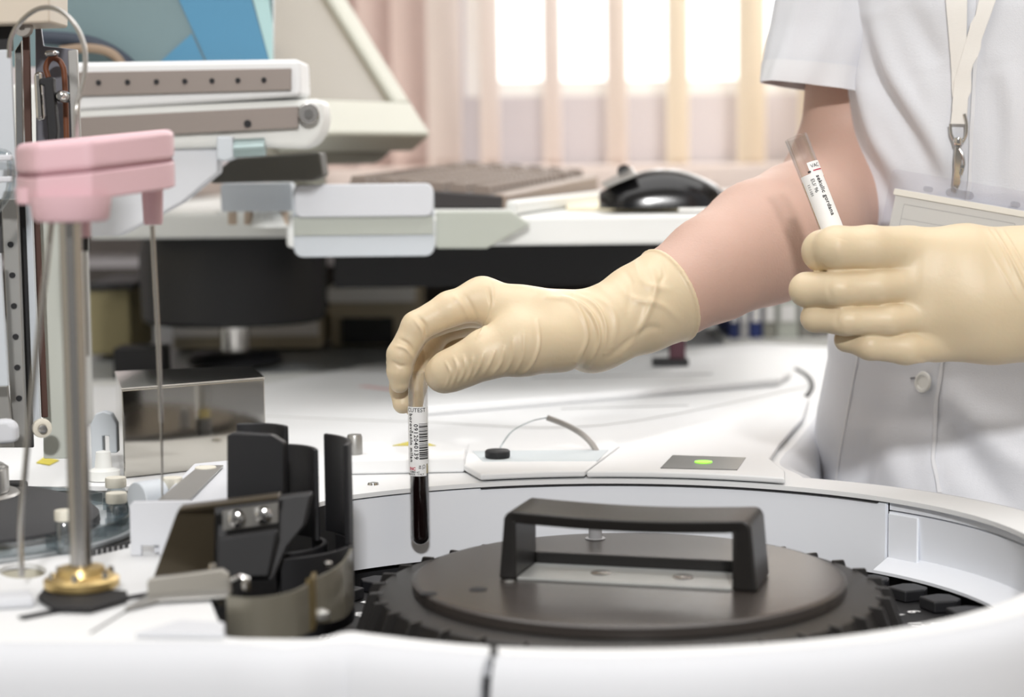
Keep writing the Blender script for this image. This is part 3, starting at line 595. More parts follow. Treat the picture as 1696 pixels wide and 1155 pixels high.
# ================================================================== SAMPLE CAROUSEL AND LID
LC = Vector((.064, 1.070, 0)); ZL = CAMZ-.236; ZC = CAMZ-.2755
ca = thing('sample_carousel', 'black sample carousel ring with numbered tabs around the lid', 'carousel', (LC.x, LC.y, ZC-.012))
b = NB(); lathe(b, [(.10, -.01), (.214, -.01), (.2145, 0), (.10, 0), (.10, -.01)], (LC.x, LC.y, ZC), 96); obj('ring_plate', b, BLKM, ca)
NT = 40
for i in range(NT):
    a = 2*PI*i/NT+.04; d = Vector((math.cos(a), math.sin(a), 0)); c = LC+d*.205; q = proj((c.x, c.y, ZC))
    if -3.0 < ((a+PI) % (2*PI)-PI) < -.75 and not (q[0] < 640 or q[0] > 1440): continue
    R = rotz(a)
    b = NB(); pl = [c+R@Vector(v) for v in ((-.010, -.0085, 0), (.004, -.0105, 0), (.0105, -.006, 0), (.0105, .006, 0), (.004, .0105, 0), (-.010, .0085, 0))]
    prism(b, [(p.x, p.y) for p in pl], ZC+.0002, ZC+.0075); obj('tab', b, BLK, ca, bevel=.0012)
    if (q[0] < 650 or q[0] > 1440) and q[1] > 940:
      for ri_, s in ((.186, str((i*7) % 9+1)), (.173, str((i*7) % 90+10))):
        cc = LC+d*ri_
        T = Vector((-d.y, d.x, 0))
        b = textmesh(s, .011, lambda x, y: Vector((cc.x, cc.y, ZC+.0006))-T*x+d*y, .0003); obj('number', b, PAPER, ca, smooth=False)
ld = thing('rotor_lid', 'round black-brown carousel lid with a rectangular carrying handle', 'lid', (LC.x, LC.y, ZC+.001))
b = NB(); lathe(b, [(.02, -.0062), (.1215, -.0062), (.1215, -.0012), (.1203, -.0002), (.118, 0), (0, 0)], (LC.x, LC.y, ZL), 128); rd = obj('raised_disc', b, BLKLID, ld, ang=50)
b = NB(); lathe(b, [(.02, -.0068), (.1385, -.0068), (.1405, -.0078), (.1415, -.0105), (.1535, -.0385), (.1505, -.0385), (.138, -.0105), (.02, -.0105)], (LC.x, LC.y, ZL), 128); sk = obj('skirt', b, mat('black_grey_skirt', (40, 38, 37), .35, bump=.1, bscale=1200), ld, ang=30)
for i in range(36):
    a = 2*PI*(i+.5)/36; R = rotz(a); b = NB(); c0 = LC+R@Vector((.1375, 0, 0)); c1 = LC+R@Vector((.1455, 0, 0)); c2 = LC+R@Vector((.1575, 0, 0)); c3 = LC+R@Vector((.149, 0, 0)); s = R@Vector((0, .0012, 0))
    pts = [Vector((c0.x, c0.y, ZL-.0058)), Vector((c1.x, c1.y, ZL-.0062)), Vector((c2.x, c2.y, ZL-.0385)), Vector((c3.x, c3.y, ZL-.0385))]
    slab(b, [p-s for p in pts], s*2); obj('rib', b, sk.data.materials[0], sk, bevel=.0006)
for px, py, rr in ((710, 984, .0048), (792, 977, .005)):
    c = g(px, py, .236); b = NB(); lathe(b, [(0, .0003), (rr, .0003), (rr, .0001), (0, .0001)], (c.x, c.y, ZL), 24); obj('hole', b, GAP, rd)
c = g(986, 893, .236); b = NB(); lathe(b, [(0, .0), (.0062, .0), (.0062, .0004), (.0042, .0005), (.0042, .012), (.0034, .0155), (.002, .0165), (0, .0168)], (c.x, c.y, ZL+.0003), 24); obj('pin', b, mat('grey_translucent_pin', (150, 150, 152), .3), rd)
# handle
hd_ = math.radians(-16); R = rotz(hd_); F0 = g(836, 961, .236); hl, hdp, hh, wt = .1375, .046, .0385, .0062
def hp(x, y, z): v = F0+R@Vector((x, y, 0)); return Vector((v.x, v.y, ZL+.0003+z))
b = NB(); n = 16; rings_ = []
def sect(x, zt, zb, y0, y1): return [hp(x, y0, zb), hp(x, y1, zb), hp(x, y1, zt), hp(x, y0, zt)]
RR = .004
path = [(0, 0), (0, hh-RR), (RR*.3, hh-RR*.3), (RR, hh)]+[(RR+(hl-2*RR)*k/14, hh-.0022*math.sin(PI*k/14)) for k in range(1, 14)]+[(hl-RR, hh), (hl-RR*.3, hh-RR*.3), (hl, hh-RR), (hl, 0)]
ipath = []
for x, z in path:
    ipath.append((min(max(x, wt), hl-wt-.004), min(z, hh-.0068-(hh-z if x > RR and x < hl-RR and z < hh else 0)*1)))
L = []
for (x, z), (xi, zi) in zip(path, ipath):
    y0 = 0; y1 = hdp
    taper = .0035*(1-z/hh)*(1 if x > hl/2 else -1 if x < .001 else 0)
    L.append([hp(x+taper, y0, z), hp(x+taper, y1, z), hp(xi, y1-.001, zi), hp(xi, y0+.001, zi)])
rings(b, L); hn = obj('handle', b, mat('black_handle', (30, 28, 27), .33, bump=.15, bscale=1300), ld, bevel=.0014, seg=3)
b = NB(); slab(b, [hp(wt, hdp-.004, 0), hp(hl-wt-.004, hdp-.004, 0), hp(hl-wt-.004, hdp-.004, .0075), hp(wt, hdp-.004, .0075)], R@Vector((0, .004, 0))); obj('rear_lip', b, hn.data.materials[0], hn, bevel=.001)
b = NB(); slab(b, [hp(wt+.0005, .002, .0), hp(hl-wt-.0045, .002, 0), hp(hl-wt-.0045, hdp-.0045, 0), hp(wt+.0005, hdp-.0045, 0)], (0, 0, .0012)); mp = obj('mounting_plate', b, mat('satin_aluminium', (206, 208, 206), .4, .35, noise=.12, nscale=50), hn)
for fx in (.36, .70):
    v = hp(hl*fx, hdp*.5, .0013); b = NB(); lathe(b, [(0, .0004), (.0052, .0004), (.0058, 0), (.0052, -.0001)], v, 24); obj('screw', b, STEEL, mp)
v = hp(.004, -.004, 0); b = NB(); lathe(b, [(0, .0008), (.0026, .0005), (.003, 0)], v, 16); obj('rivet', b, DULL, rd)

# ================================================================== BLACK TUBE GUARD AND SHIELD
C0 = Vector((P(452, 900, 1.10).x, 1.10, 0))
gd = thing('tube_guard', 'tall black curved guard with stepped fins left of the held tube', 'guard', (C0.x, C0.y, CAMZ-.27))
def arcwall(bm, c, r, a0, a1, z0, z1, th=.003, n=20, z1b=None):
    L = []
    for i in range(n+1):
        t = a0+(a1-a0)*i/n; d = Vector((math.cos(t), math.sin(t), 0)); zt = z1 if z1b is None else z1+(z1b-z1)*i/n
        A_ = c+d*r; B2 = c+d*(r-th); L.append([Vector((A_.x, A_.y, z0)), Vector((A_.x, A_.y, zt)), Vector((B2.x, B2.y, zt)), Vector((B2.x, B2.y, z0))])
    rings(bm, L)
D2 = math.radians
zz = lambda d: CAMZ-d
b = NB(); arcwall(b, C0, .0465, D2(-78), D2(40), zz(.268), zz(.222)); obj('outer_shell', b, BLK, gd, bevel=.0008)
b = NB(); arcwall(b, C0, .0315, D2(-80), D2(45), zz(.268), zz(.222)); obj('inner_shell', b, BLK, gd, bevel=.0008)
b = NB(); arcwall(b, C0, .0465, D2(-14), D2(52), zz(.2221), zz(.1635)); obj('fin', b, BLK, gd, bevel=.001)
b = NB(); arcwall(b, C0, .0272, D2(5), D2(75), zz(.2221), zz(.168)); obj('fin', b, BLK, gd, bevel=.001)
b = NB(); arcwall(b, C0+Vector((-.016, .012, 0)), .0265, D2(25), D2(110), zz(.2221), zz(.157)); obj('fin', b, BLK, gd, bevel=.001)
b = NB(); slab(b, [P(375, 838, 1.075), P(375, 721, 1.075), P(384, 717, 1.075), P(447, 721, 1.075), P(470, 735, 1.08), P(470, 838, 1.08)], (.002, .006, 0)); obj('fin', b, BLK, gd, bevel=.001)
b = NB(); slab(b, [P(345, 962, 1.03), P(352, 836, 1.045), P(518, 818, 1.06), P(506, 872, 1.055), P(476, 905, 1.05), P(452, 964, 1.035)], (0, .012, 0)); bp_ = obj('base_block', b, BLK, gd, bevel=.002)
b = NB(); slab(b, [P(358, 960, 1.024), P(358, 892, 1.028), P(462, 878, 1.036), P(446, 958, 1.03)], (0, .006, 0)); obj('front_pad', b, BLKM, gd, bevel=.002)
b = NB(); slab(b, [P(252, 962, 1.00), P(293, 848, 1.00), P(356, 840, 1.02), P(354, 950, 1.02)], (0, .0025, 0)); obj('bronze_plate', b, OLIVE, gd, bevel=.0006)
b = NB(); slab(b, [P(293, 850, .998), P(296, 842, .998), P(462, 821, 1.03), P(462, 828, 1.03)], (0, .012, 0)); obj('top_ledge', b, OLIVE, gd, bevel=.0008)
b = NB(); slab(b, [P(369, 880, 1.018), P(368, 847, 1.018), P(460, 833, 1.03), P(460, 867, 1.03)], (0, .0035, 0)); br = obj('screw_bracket', b, DULL, gd, bevel=.0005)
for px, py, dd in ((392, 860, 1.0195), (436, 854, 1.0255)):
    v = P(px, py, dd); b = NB(); lathe(b, [(0, .0035), (.002, .0034), (.004, .0026), (.0047, .001), (.0048, -.001)], v, 24, axis=(0, -1, 0)); sc_ = obj('screw', b, CHROME, br)
    b = NB(); box(b, v+Vector((0, -.0035, 0)), (.005, .0005, .0008)); box(b, v+Vector((0, -.0035, 0)), (.0008, .0005, .005)); obj('slot', b, GAP, sc_)
sh = thing('smoky_shield', 'low curved smoky grey shield in front of the black guard', 'shield', P(450, 1030, .94))
def plan(pts): return [Vector((P(x, 900, d).x, d, 0)) for x, d in pts]
def sheet(bm, pl, zt0, zt1, zb0, zb1, th):
    n = len(pl); L = []
    for i, p in enumerate(pl):
        d = (pl[min(i+1, n-1)]-pl[max(i-1, 0)]).normalized(); o = Vector((-d.y, d.x, 0))*th; u = i/(n-1); zt = zt0+(zt1-zt0)*u; zb = zb0+(zb1-zb0)*u
        L.append([Vector((p.x, p.y, zb)), Vector((p.x, p.y, zt)), Vector((p.x+o.x, p.y+o.y, zt)), Vector((p.x+o.x, p.y+o.y, zb))])
    rings(bm, L)
SHM = mat('smoky_grey_plastic', (128, 124, 112), .22, .25, noise=.15, nscale=30)
b = NB(); sheet(b, spline(plan([(372, .935), (400, .928), (440, .928), (485, .938), (513, .955)]), 6), zz(.2150), zz(.2135), zz(.2345), zz(.2385), .0015); obj('near_pane', b, SHM, sh)
b = NB(); sheet(b, spline(plan([(522, .975), (548, .99), (570, 1.012), (584, 1.045)]), 6), zz(.2155), zz(.2145), zz(.2395), zz(.2475), .0015); obj('far_pane', b, SHM, sh)
b = NB(); sheet(b, plan([(511, .953), (518, .956), (523, .976)]), zz(.211), zz(.2125), zz(.2375), zz(.239), .002); obj('brass_edge', b, mat('tarnished_brass', (150, 134, 96), .35, .7), sh)
b = NB(); v = P(530, 1024, .975); lathe(b, [(0, 0), (.005, 0), (.005, .003), (.002, .005), (0, .005)], v, 20); obj('clip_foot', b, DULL, sh)
b = NB(); v = P(543, 938, .99); lathe(b, [(0, 0), (.002, 0), (.0022, .002), (0, .003)], v, 12); obj('rivet', b, CHROME, sh)
lv = thing('clamp_lever', 'flat nickel lever bar with small screws in front of the bronze plate', 'lever', P(310, 1000, .96))
b = NB(); slab(b, [P(245, 1004, .955), P(243, 964, .955), P(248, 960, .957), P(366, 944, .975), P(378, 952, .975), P(383, 985, .972)], (.0, .006, 0)); obj('bar', b, mat('dull_nickel_bar', (184, 181, 174), .35, .7), lv, bevel=.001)
b = NB(); tube(b, spline([P(383, 963, .972), P(398, 957, .972), P(412, 962, .972)]), .0018); obj('pin', b, CHROME, lv)
for x, y in ((352, 940), (408, 968), (342, 988), (362, 994)):
    b = NB(); v = P(x, y, .965 if y > 950 else .985); lathe(b, [(0, .0028), (.0018, .0022), (.0022, 0), (.0022, -.003)], v, 14); obj('screw', b, CHROME, lv)
b = NB(); prism(b, dquad([(205, 1010), (262, 996), (380, 990), (378, 978), (250, 984)], DECK-.002), ZD+.0012, ZD+.003); obj('base_strip', b, DULL, lv, bevel=.0006)

# ================================================================== PIPETTING ARM
pb = g(136, 982)
pa = thing('pipetting_arm', 'pink pipetting arm head on a chrome pole with brass foot flange', 'pipetting arm', (pb.x, pb.y, ZD))
b = NB(); prism(b, dquad([(62, 992), (75, 975), (210, 982), (212, 994), (150, 1012), (90, 1010)], DECK-.002), ZD+.0013, ZD+.003); obj('shadow_plate', b, GAP, pa)  # thin black plate laid under the flange as its shadow
b = NB(); lathe(b, [(0, 0), (.0182, 0), (.0192, .001), (.0192, .0045), (.017, .006), (.013, .0068), (.0115, .0105), (.0075, .0115), (.006, .0115)], (pb.x, pb.y, ZD+.003), 48); fl = obj('flange', b, BRASS, pa)
for i in range(6):
    a = PI/6+i*PI/3; b = NB(); lathe(b, [(0, .0035), (.0015, .003), (.0018, 0)], (pb.x+.0155*math.cos(a), pb.y+.0155*math.sin(a), ZD+.009), 12); obj('flange_screw', b, CHROME, fl)
ptop = P(116, 372, pb.y); b = NB(); cyl(b, (pb.x, pb.y, ZD+.012), (ptop.x, ptop.y, ptop.z+.02), .00565, n=32); obj('pole', b, STEEL, pa)
def ppts(L_): return [Vector((P(x, 262, d).x, d, 0)) for x, d in L_]
hp_ = spline([Vector(v) for v in ppts([(34, 1.0), (26, 1.03), (36, 1.075), (80, 1.10), (170, 1.115), (262, 1.115), (286, 1.095)])], 5)+ppts([(289, 1.04), (281, 1.02), (166, .968), (150, .962), (60, .965), (42, .975)])
zt, zs, zb = P(166, 227, .965).z, P(166, 282, .968).z, P(166, 337, .968).z
xy = [(p.x, p.y) for p in hp_]
b = NB(); prism(b, xy, zs, zt); obj('upper_shell', b, PINK, pa, bevel=.004, seg=4)
cx_, cy_ = sum(p[0] for p in xy)/len(xy), sum(p[1] for p in xy)/len(xy)
b = NB(); prism(b, [(cx_+(x-cx_)*.99, cy_+(y-cy_)*.99) for x, y in xy], zs-.0006, zs); obj('shell_seam', b, mat('seam_pink', (180, 136, 146), .7), pa)
b = NB(); zb2 = P(166, 330, .968).z
prism(b, xy, zb2, zs-.0006); ls = obj('lower_shell', b, PINK, pa, bevel=.0012, seg=2)
b = NB(); v = P(112, 345, pb.y-.012); lathe(b, [(0, zb-.009), (.017, zb-.009), (.019, zb-.007), (.0205, zb2+.002)], (ptop.x+.002, pb.y-.006, 0), 40); obj('pole_collar', b, PINK, ls, ang=50)
b = NB(); v = P(51, 330, .982); lathe(b, [(0, zb-.0005), (.0062, zb-.0005), (.0072, zb+.0005), (.0075, zb2+.006)], (v.x, v.y, 0), 32); obj('side_boss', b, PINK, ls)
b = NB(); v = P(141, 380, 1.0); lathe(b, [(0, P(141, 393, 1.0).z), (.0028, P(141, 393, 1.0).z), (.0032, zb)], (v.x, v.y, 0), 20); obj('small_boss', b, PINK, ls)
v = P(253, 345, 1.08); b = NB(); lathe(b, [(0, P(252, 372, 1.08).z), (.0050, P(252, 372, 1.08).z), (.0054, P(252, 366, 1.08).z), (.0068, zb2+.022)], (v.x, v.y, 0), 28); obj('needle_holder', b, PINK, ls)
x0_, y0_ = P(166, 280, .965).x, .965
for o_ in pa.children:
    if o_.name.split('.')[0] in ('upper_shell', 'shell_seam', 'lower_shell'):
        for v_ in o_.data.vertices: v_.co.z += .085*(v_.co.x+pb.x-x0_)+.035*(v_.co.y+pb.y-y0_)
b = NB(); v = P(80, 356, .972); lathe(b, [(0, .002), (.0018, .0016), (.002, -.003)], v, 14, axis=(0, -1, 0)); obj('screw', b, CHROME, ls)
b = NB(); tube(b, [P(252, 374, 1.08), P(262, 560, 1.085), P(267, 700, 1.09)], .0014, 12); nd = obj('needle', b, STEEL, pa)
b = NB(); tube(b, [P(267, 698, 1.09), P(269, 831, 1.095)], [.0008, .0005], 8); obj('needle_tip', b, STEEL, nd)
b = NB(); tube(b, spline([P(86, 360, .985), P(76, 450, .982), P(63, 560, .98), P(50, 690, .98), P(40, 800, .98), P(34, 880, .982), P(36, 955, .987)]), .0016, 12); obj('bent_probe', b, STEEL, pa)
b = NB(); tube(b, [P(140, 396, 1.02), P(143, 500, 1.02), P(146, 590, 1.02)], .0009, 8); obj('side_tube', b, DULL, pa)
b = NB(); cyl(b, P(140, 392, 1.02), P(140, 416, 1.02), .0025); obj('side_tube_collar', b, BLK, pa)
b = NB(); tube(b, spline([P(15, 95, 1.14), P(19, 62, 1.135), P(38, 32, 1.13), P(66, 14, 1.12), P(96, 16, 1.11), P(122, 38, 1.1), P(138, 72, 1.095), P(141, 112, 1.09), P(134, 150, 1.085), P(127, 180, 1.08), P(126, 240, 1.08)]), .0014, 12); obj('arched_tube', b, STEEL, pa)

# ================================================================== LIFT MECHANISM (left edge)
lf = thing('lift_mechanism', 'vertical belt-driven steel lift column at the left edge', 'lift mechanism', P(30, 745, 1.24))
def bar(name, pts, Y0, dep, M, bev=.0006, par=None):
    b = NB(); slab(b, [P(x, y, Y0) for x, y in pts], (0, dep, 0)); return obj(name, b, M, par or lf, bevel=bev)
rl = bar('linear_rail', [(2, 330), (28, 330), (43, 742), (20, 742)], 1.2, .006, DULL)
for i in range(6): v = P(17.5+i*2.8, 405+i*51, 1.1995); b = NB(); lathe(b, [(0, .0008), (.0018, .0008), (.0018, -.001)], v, 14, axis=(0, -1, 0)); obj('rail_hole', b, GAP, rl)
bar('toothed_belt', [(28, 330), (41, 330), (55, 742), (43, 742)], 1.215, .003, BLKM)
bar('bright_strip', [(41, 330), (52, 330), (66, 700), (55, 700)], 1.21, .004, WGREY)
bar('brown_belt', [(54, 330), (64, 330), (79, 692), (68, 692)], 1.22, .002, BELTBR)
bar('back_plate', [(64, 330), (104, 330), (112, 760), (72, 760)], 1.235, .006, mat('sage_plate', (196, 200, 192), .5))
bar('outer_plate', [(-40, 420), (0, 420), (13, 640), (-40, 640)], 1.17, .004, WGREY)
bar('left_plate', [(-40, 640), (12, 640), (22, 742), (-40, 742)], 1.19, .004, DULL)
b = NB(); v = P(70, 710, 1.2); lathe(b, [(0, .0035), (.0022, .0035), (.0024, .001), (.0045, .0012), (.0058, .0008), (.0062, -.002), (.005, -.004)], v, 32, axis=(.35, -1, 0)); rr = obj('roller', b, mat('cream_roller', (226, 220, 204), .5), lf)
b = NB(); lathe(b, [(0, .0045), (.0026, .004), (.003, .0012)], v, 20, axis=(.35, -1, 0)); obj('roller_bolt', b, STEEL, rr)
bar('white_knob_block', [(-14, 698), (12, 696), (25, 706), (26, 735), (-14, 738)], 1.16, .012, W1, .003)
bar('front_plate', [(-40, 84), (17, 82), (28, 330), (6, 330), (-40, 330)], 1.17, .004, WGREY)
bar('steel_plate', [(58, 40), (67, 40), (72, 76), (128, 82), (136, 330), (60, 330)], 1.23, .003, mat('blue_grey_steel', (120, 120, 128), .35, .5))
bar('edge_plate', [(112, 84), (127, 82), (137, 330), (122, 330)], 1.2, .004, DULL)
bar('bright_strip', [(24, 84), (36, 66), (40, 330), (27, 330)], 1.215, .004, CHROME)
bar('brown_belt', [(36, 44), (48, 44), (54, 330), (43, 330)], 1.205, .003, BELTBR)
bar('chrome_block', [(54, 120), (68, 116), (74, 200), (58, 200)], 1.2, .01, CHROME, .003)
bar('chrome_block', [(72, 84), (93, 82), (93, 92), (73, 94)], 1.2, .01, CHROME, .002)
bar('black_lever', [(64, 130), (88, 128), (88, 140), (95, 215), (86, 330), (78, 215), (72, 142), (65, 140)], 1.19, .008, BLKM, .001)
b = NB(); tube(b, spline([P(80, 128, 1.215), P(76, 112, 1.215), P(82, 99, 1.215), P(92, 97, 1.215), P(102, 106, 1.215), P(107, 130, 1.215), P(110, 225, 1.215), P(111, 310, 1.215)]), .0018); obj('belt_loop', b, mat('rust_belt', (110, 62, 36), .5), lf)
b = NB(); v = P(102, 160, 1.195); lathe(b, [(0, .006), (.002, .0055), (.0034, .003), (.0038, 0), (.0038, -.01)], v, 24, axis=(0, -1, 0)); obj('ball_knob', b, CHROME, lf)
b = NB(); v = P(38, 46, 1.19); lathe(b, [(0, .001), (.0015, .001), (.002, .003), (.0052, .003), (.0055, -.004)], v, 28, axis=(0, -1, 0)); obj('top_pulley', b, mat('grey_pulley', (150, 146, 140), .5), lf)
bar('guide_shaft', [(-40, 330), (2, 330), (2, 420), (-40, 420)], 1.21, .006, mat('dark_grey_guide', (70, 70, 72), .5))
bar('top_housing', [(-60, -40), (82, -40), (82, 38), (-60, 42)], 1.18, .05, mat('greige_housing', (206, 196, 180), .5), .002)
bar('dark_recess', [(-40, 40), (20, 40), (20, 84), (-40, 84)], 1.2, .004, BLKM)
b = NB(); tube(b, spline([P(-12, 250, 1.15), P(14, 258, 1.15), P(18, 290, 1.15), P(14, 320, 1.15), P(-2, 345, 1.15), P(-14, 352, 1.15)]), .0022); obj('clear_hose', b, ACRY, lf)
for yy in (262, 298): bar('hose_clip', [(-8, yy-5), (18, yy-6), (18, yy+4), (-8, yy+5)], 1.145, .006, W1, .001)

# ================================================================== STEEL BOX
z0, z1 = ZD+.0005, CAMZ-.1587
q = [Vector((P(201, 637, 1.33).x, 1.33, 0)), Vector((P(438, 624, 1.39).x, 1.39, 0)), Vector((P(416, 598, 1.47).x, 1.47, 0)), Vector((P(190, 608, 1.44).x, 1.44, 0))]
sb = thing('steel_box', 'polished stainless steel box reflecting the room behind the needle', 'box', ((q[0]+q[2])/2+Vector((0, 0, z0))))
b = NB(); prism(b, [(v.x, v.y) for v in q], z0, z1-.0012); obj('box_body', b, MIRROR, sb, bevel=.001)
b = NB(); c = (q[0]+q[2])/2; prism(b, [((c+(v-c)*1.006).x, (c+(v-c)*1.006).y) for v in q], z1-.0012, z1); obj('top_sheet', b, MIRROR, sb, bevel=.0005)

# ================================================================== REAGENT CAROUSEL, BOTTLES, RACK
RC = P(-60, 822, 1.15); RC = Vector((RC.x, 1.15, 0)); zr = CAMZ-.205
rcz = thing('reagent_carousel', 'charcoal reagent disc with chrome knob over clear acrylic rings', 'carousel', (RC.x, RC.y, ZD-.045))
b = NB(); lathe(b, [(0, .004), (.03, .004), (.055, .001), (.074, -.005), (.0795, -.010), (.0800, -.0145), (0, -.0145)], (RC.x, RC.y, zr), 96); obj('disc', b, CHAR, rcz)
b = NB(); lathe(b, [(0, .0055), (.032, .0055), (.033, .004), (.0, .004)], (RC.x, RC.y, zr), 64); obj('washer', b, DULL, rcz)
b = NB(); lathe(b, [(0, .022), (.024, .022), (.0268, .020), (.027, .006), (0, .006)], (RC.x, RC.y, zr), 64); obj('knob', b, STEEL, rcz)
b = NB(); lathe(b, [(.0, -.019), (.104, -.019), (.105, -.0175), (.105, -.016), (0, -.016)], (RC.x, RC.y, zr), 96); obj('clear_tray', b, MILK, rcz)
b = NB(); lathe(b, [(.0995, -.0158), (.1015, -.0158), (.1015, -.008), (.0995, -.008), (.0995, -.0158)], (RC.x, RC.y, zr), 96); obj('clear_wall', b, ACRY, rcz)
b = NB(); lathe(b, [(.104, -.0192), (.1075, -.020), (.1085, -.028), (.104, -.028)], (RC.x, RC.y, zr), 96); obj('chrome_band', b, STEEL, rcz)
b = NB(); lathe(b, [(.06, -.034), (.121, -.034), (.122, -.032), (.06, -.030), (.06, -.034)], (RC.x, RC.y, zr), 96); obj('lower_tray', b, MILK, rcz)
b = NB(); lathe(b, [(0, -.0615), (.07, -.0615), (.07, -.0195), (0, -.0195)], (RC.x, RC.y, zr), 64); obj('hub', b, DULL, rcz)
for k in range(14):
    a = -PI/2-.2+k*.2; R = rotz(a); c = RC+R@Vector((.0945, 0, 0)); b = NB(); box(b, (c.x, c.y, zr-.0118), (.010, .001, .0075), R); obj('divider', b, ACRY, rcz)
b = NB(); v = P(45, 766, 1.25); prism(b, [(v.x-.008, 1.19), (v.x+.012, 1.19), (v.x+.012, 1.205), (v.x-.008, 1.205)], zr-.006, zr+.004); obj('notch_block', b, BLKM, rcz, bevel=.002)
CAPM = mat('ivory_cap', (226, 222, 208), .5)
def bottle(px, py, Y, r, h, lab, zbase):
    v = P(px, py, Y); t = thing('reagent_bottle', lab, 'bottle', (v.x, v.y, zbase), 'reagent bottles with ivory screw caps')
    b = NB(); lathe(b, [(0, v.z), (r*.96, v.z), (r, v.z+.0006), (r, v.z+h-.0008), (r*.95, v.z+h), (0, v.z+h)], (v.x, v.y, 0), 32); obj('cap', b, CAPM, t)
    b = NB(); lathe(b, [(0, zbase), (r*.95, zbase), (r*.95, v.z-.003), (r*.75, v.z-.0005), (0, v.z-.0005)], (v.x, v.y, 0), 28); obj('vial', b, ACRY, t)
bottle(192, 807, 1.20, .0066, .0062, 'ivory-capped reagent bottle just right of the chrome pole, rear one', zr-.0158)
bottle(193, 833, 1.155, .0064, .0062, 'ivory-capped reagent bottle just right of the chrome pole, front one', zr-.0158)
bottle(107, 862, 1.075, .0056, .0058, 'ivory-capped reagent bottle partly hidden on the left of the pole', zr-.0158)
rk = thing('reagent_rack', 'white sloping reagent rack with flat front plate under the needle', 'rack', P(260, 915, 1.07))
b = NB(); a, c = P(214, 832, 1.066), P(300, 915, 1.066); cx, cz = (a.x+c.x)/2, (a.z+c.z)/2
slab(b, [Vector((x, 1.066, z)) for x, z in ((a.x, a.z-.002), (a.x+.002, a.z), (c.x+.012, a.z), (c.x+.012, ZD+.0003), (a.x+.016, ZD+.0003), (a.x+.016, ZD+.006), (a.x+.006, ZD+.006), (a.x+.006, ZD+.0003), (a.x, ZD+.0003))], (0, .004, 0)); obj('front_plate', b, W1, rk, bevel=.0004)
zk = P(290, 830, 1.08).z
b = NB(); slab(b, [Vector((P(228, 0, 1.071).x, 1.071, zk-.001)), Vector((P(352, 0, 1.071).x, 1.071, zk-.001)), Vector((P(440, 0, 1.25).x, 1.25, zk-.001)), Vector((P(300, 0, 1.22).x, 1.22, zk-.001))], (0, 0, -(zk-ZD-.0015))); obj('rack_body', b, W1, rk, bevel=.001)
b = NB(); slab(b, [Vector((P(238, 0, 1.08).x, 1.08, zk)), Vector((P(292, 0, 1.08).x, 1.08, zk)), Vector((P(350, 0, 1.2).x, 1.2, zk)), Vector((P(310, 0, 1.2).x, 1.2, zk))], (0, 0, .001)); obj('top_channel', b, DULL, rk)
b = NB(); v = P(226, 828, 1.13); cyl(b, v, v+Vector((.012, .012, 0)), .0105, n=32); obj('round_end', b, WGREY, rk, bevel=.001)
bottle(286, 808, 1.15, .0060, .0062, 'ivory-capped reagent bottle behind the needle tip in the white rack', zk+.0012)
bottle(341, 790, 1.19, .0068, .0062, 'ivory-capped reagent bottle beside the black guard in the white rack', zk+.0012)
b = NB(); v = P(318, 806, 1.17); box(b, v, (.009, .005, .012), rotz(.6)); obj('clear_spacer', b, ACRY, rk)
# white cuvette stand between pole and steel box
cs = thing('cuvette_stand', 'small white arched stand between the pole and the steel box', 'stand', P(172, 790, 1.34))
b = NB(); a = P(152, 785, 1.34); c = P(192, 683, 1.34); w_ = c.x-a.x; h_ = c.z-ZD
pts = [(a.x, ZD), (a.x, ZD+h_*.8), (a.x+w_*.2, ZD+h_*.96), (a.x+w_*.5, ZD+h_), (a.x+w_*.8, ZD+h_*.96), (a.x+w_, ZD+h_*.8), (a.x+w_, ZD+.016), (a.x+w_*.7, ZD+.016), (a.x+w_*.7, ZD+h_*.62), (a.x+w_*.45, ZD+h_*.62), (a.x+w_*.45, ZD)]
slab(b, [Vector((x, 1.34, z+.0005)) for x, z in pts], (0, .01, 0)); obj('arch', b, WGREY, cs, bevel=.001)
b = NB(); v = P(172, 786, 1.325); lathe(b, [(0, ZD+.0005), (.011, ZD+.0005), (.011, ZD+.007), (.006, ZD+.009), (.005, ZD+.02), (0, ZD+.021)], (v.x, v.y, 0), 28); obj('spout', b, W2, cs)
b = NB(); prism(b, dquad([(60, 768), (74, 758), (98, 764), (82, 772)], DECK), ZD+.0003, ZD+.0008); tag(obj('yellow_sticker', b, mat('yellow_sticker', (222, 206, 70), .6)), 'yellow triangular sticker on the white deck behind the disc', 'sticker')

# ================================================================== THE PERSON
def sd_chain(X, ch, k=.003):
    d = None
    for (a, ra), (b_, rb) in zip(ch, ch[1:]):
        c = sdf_cone(X, a, b_, ra, rb); d = c if d is None else smin(d, c, k)
    return d
TX, TY = P(1790, 300, 1.50).x, 1.50      # torso axis
wristR = np.array(P(985, 548, 1.278)); cuffR = np.array(P(1112, 487, 1.305))
fore = chain([(985, 548, 1.278, 56), (1110, 488, 1.305, 75), (1180, 446, 1.33, 88), (1262, 402, 1.385, 104), (1328, 372, 1.44, 104), (1386, 337, 1.50, 95)])
upper = chain([(1386, 337, 1.51, 92), (1395, 260, 1.52, 77), (1404, 160, 1.52, 68), (1418, 0, 1.51, 76), (1450, -200, 1.49, 100)])
handR = chain([(985, 548, 1.278, 50), (880, 545, 1.272, 46), (850, 545, 1.275, 36)])
zsh = CAMZ+.245; shR = upper[-1][0]; shL = np.array([TX+.185, 1.44, zsh]); elL = np.array([.615, 1.37, 1.085]); wrL = np.array(P(1745, 480, 1.225))
headc = np.array([TX+.0, TY-.02, 1.62])
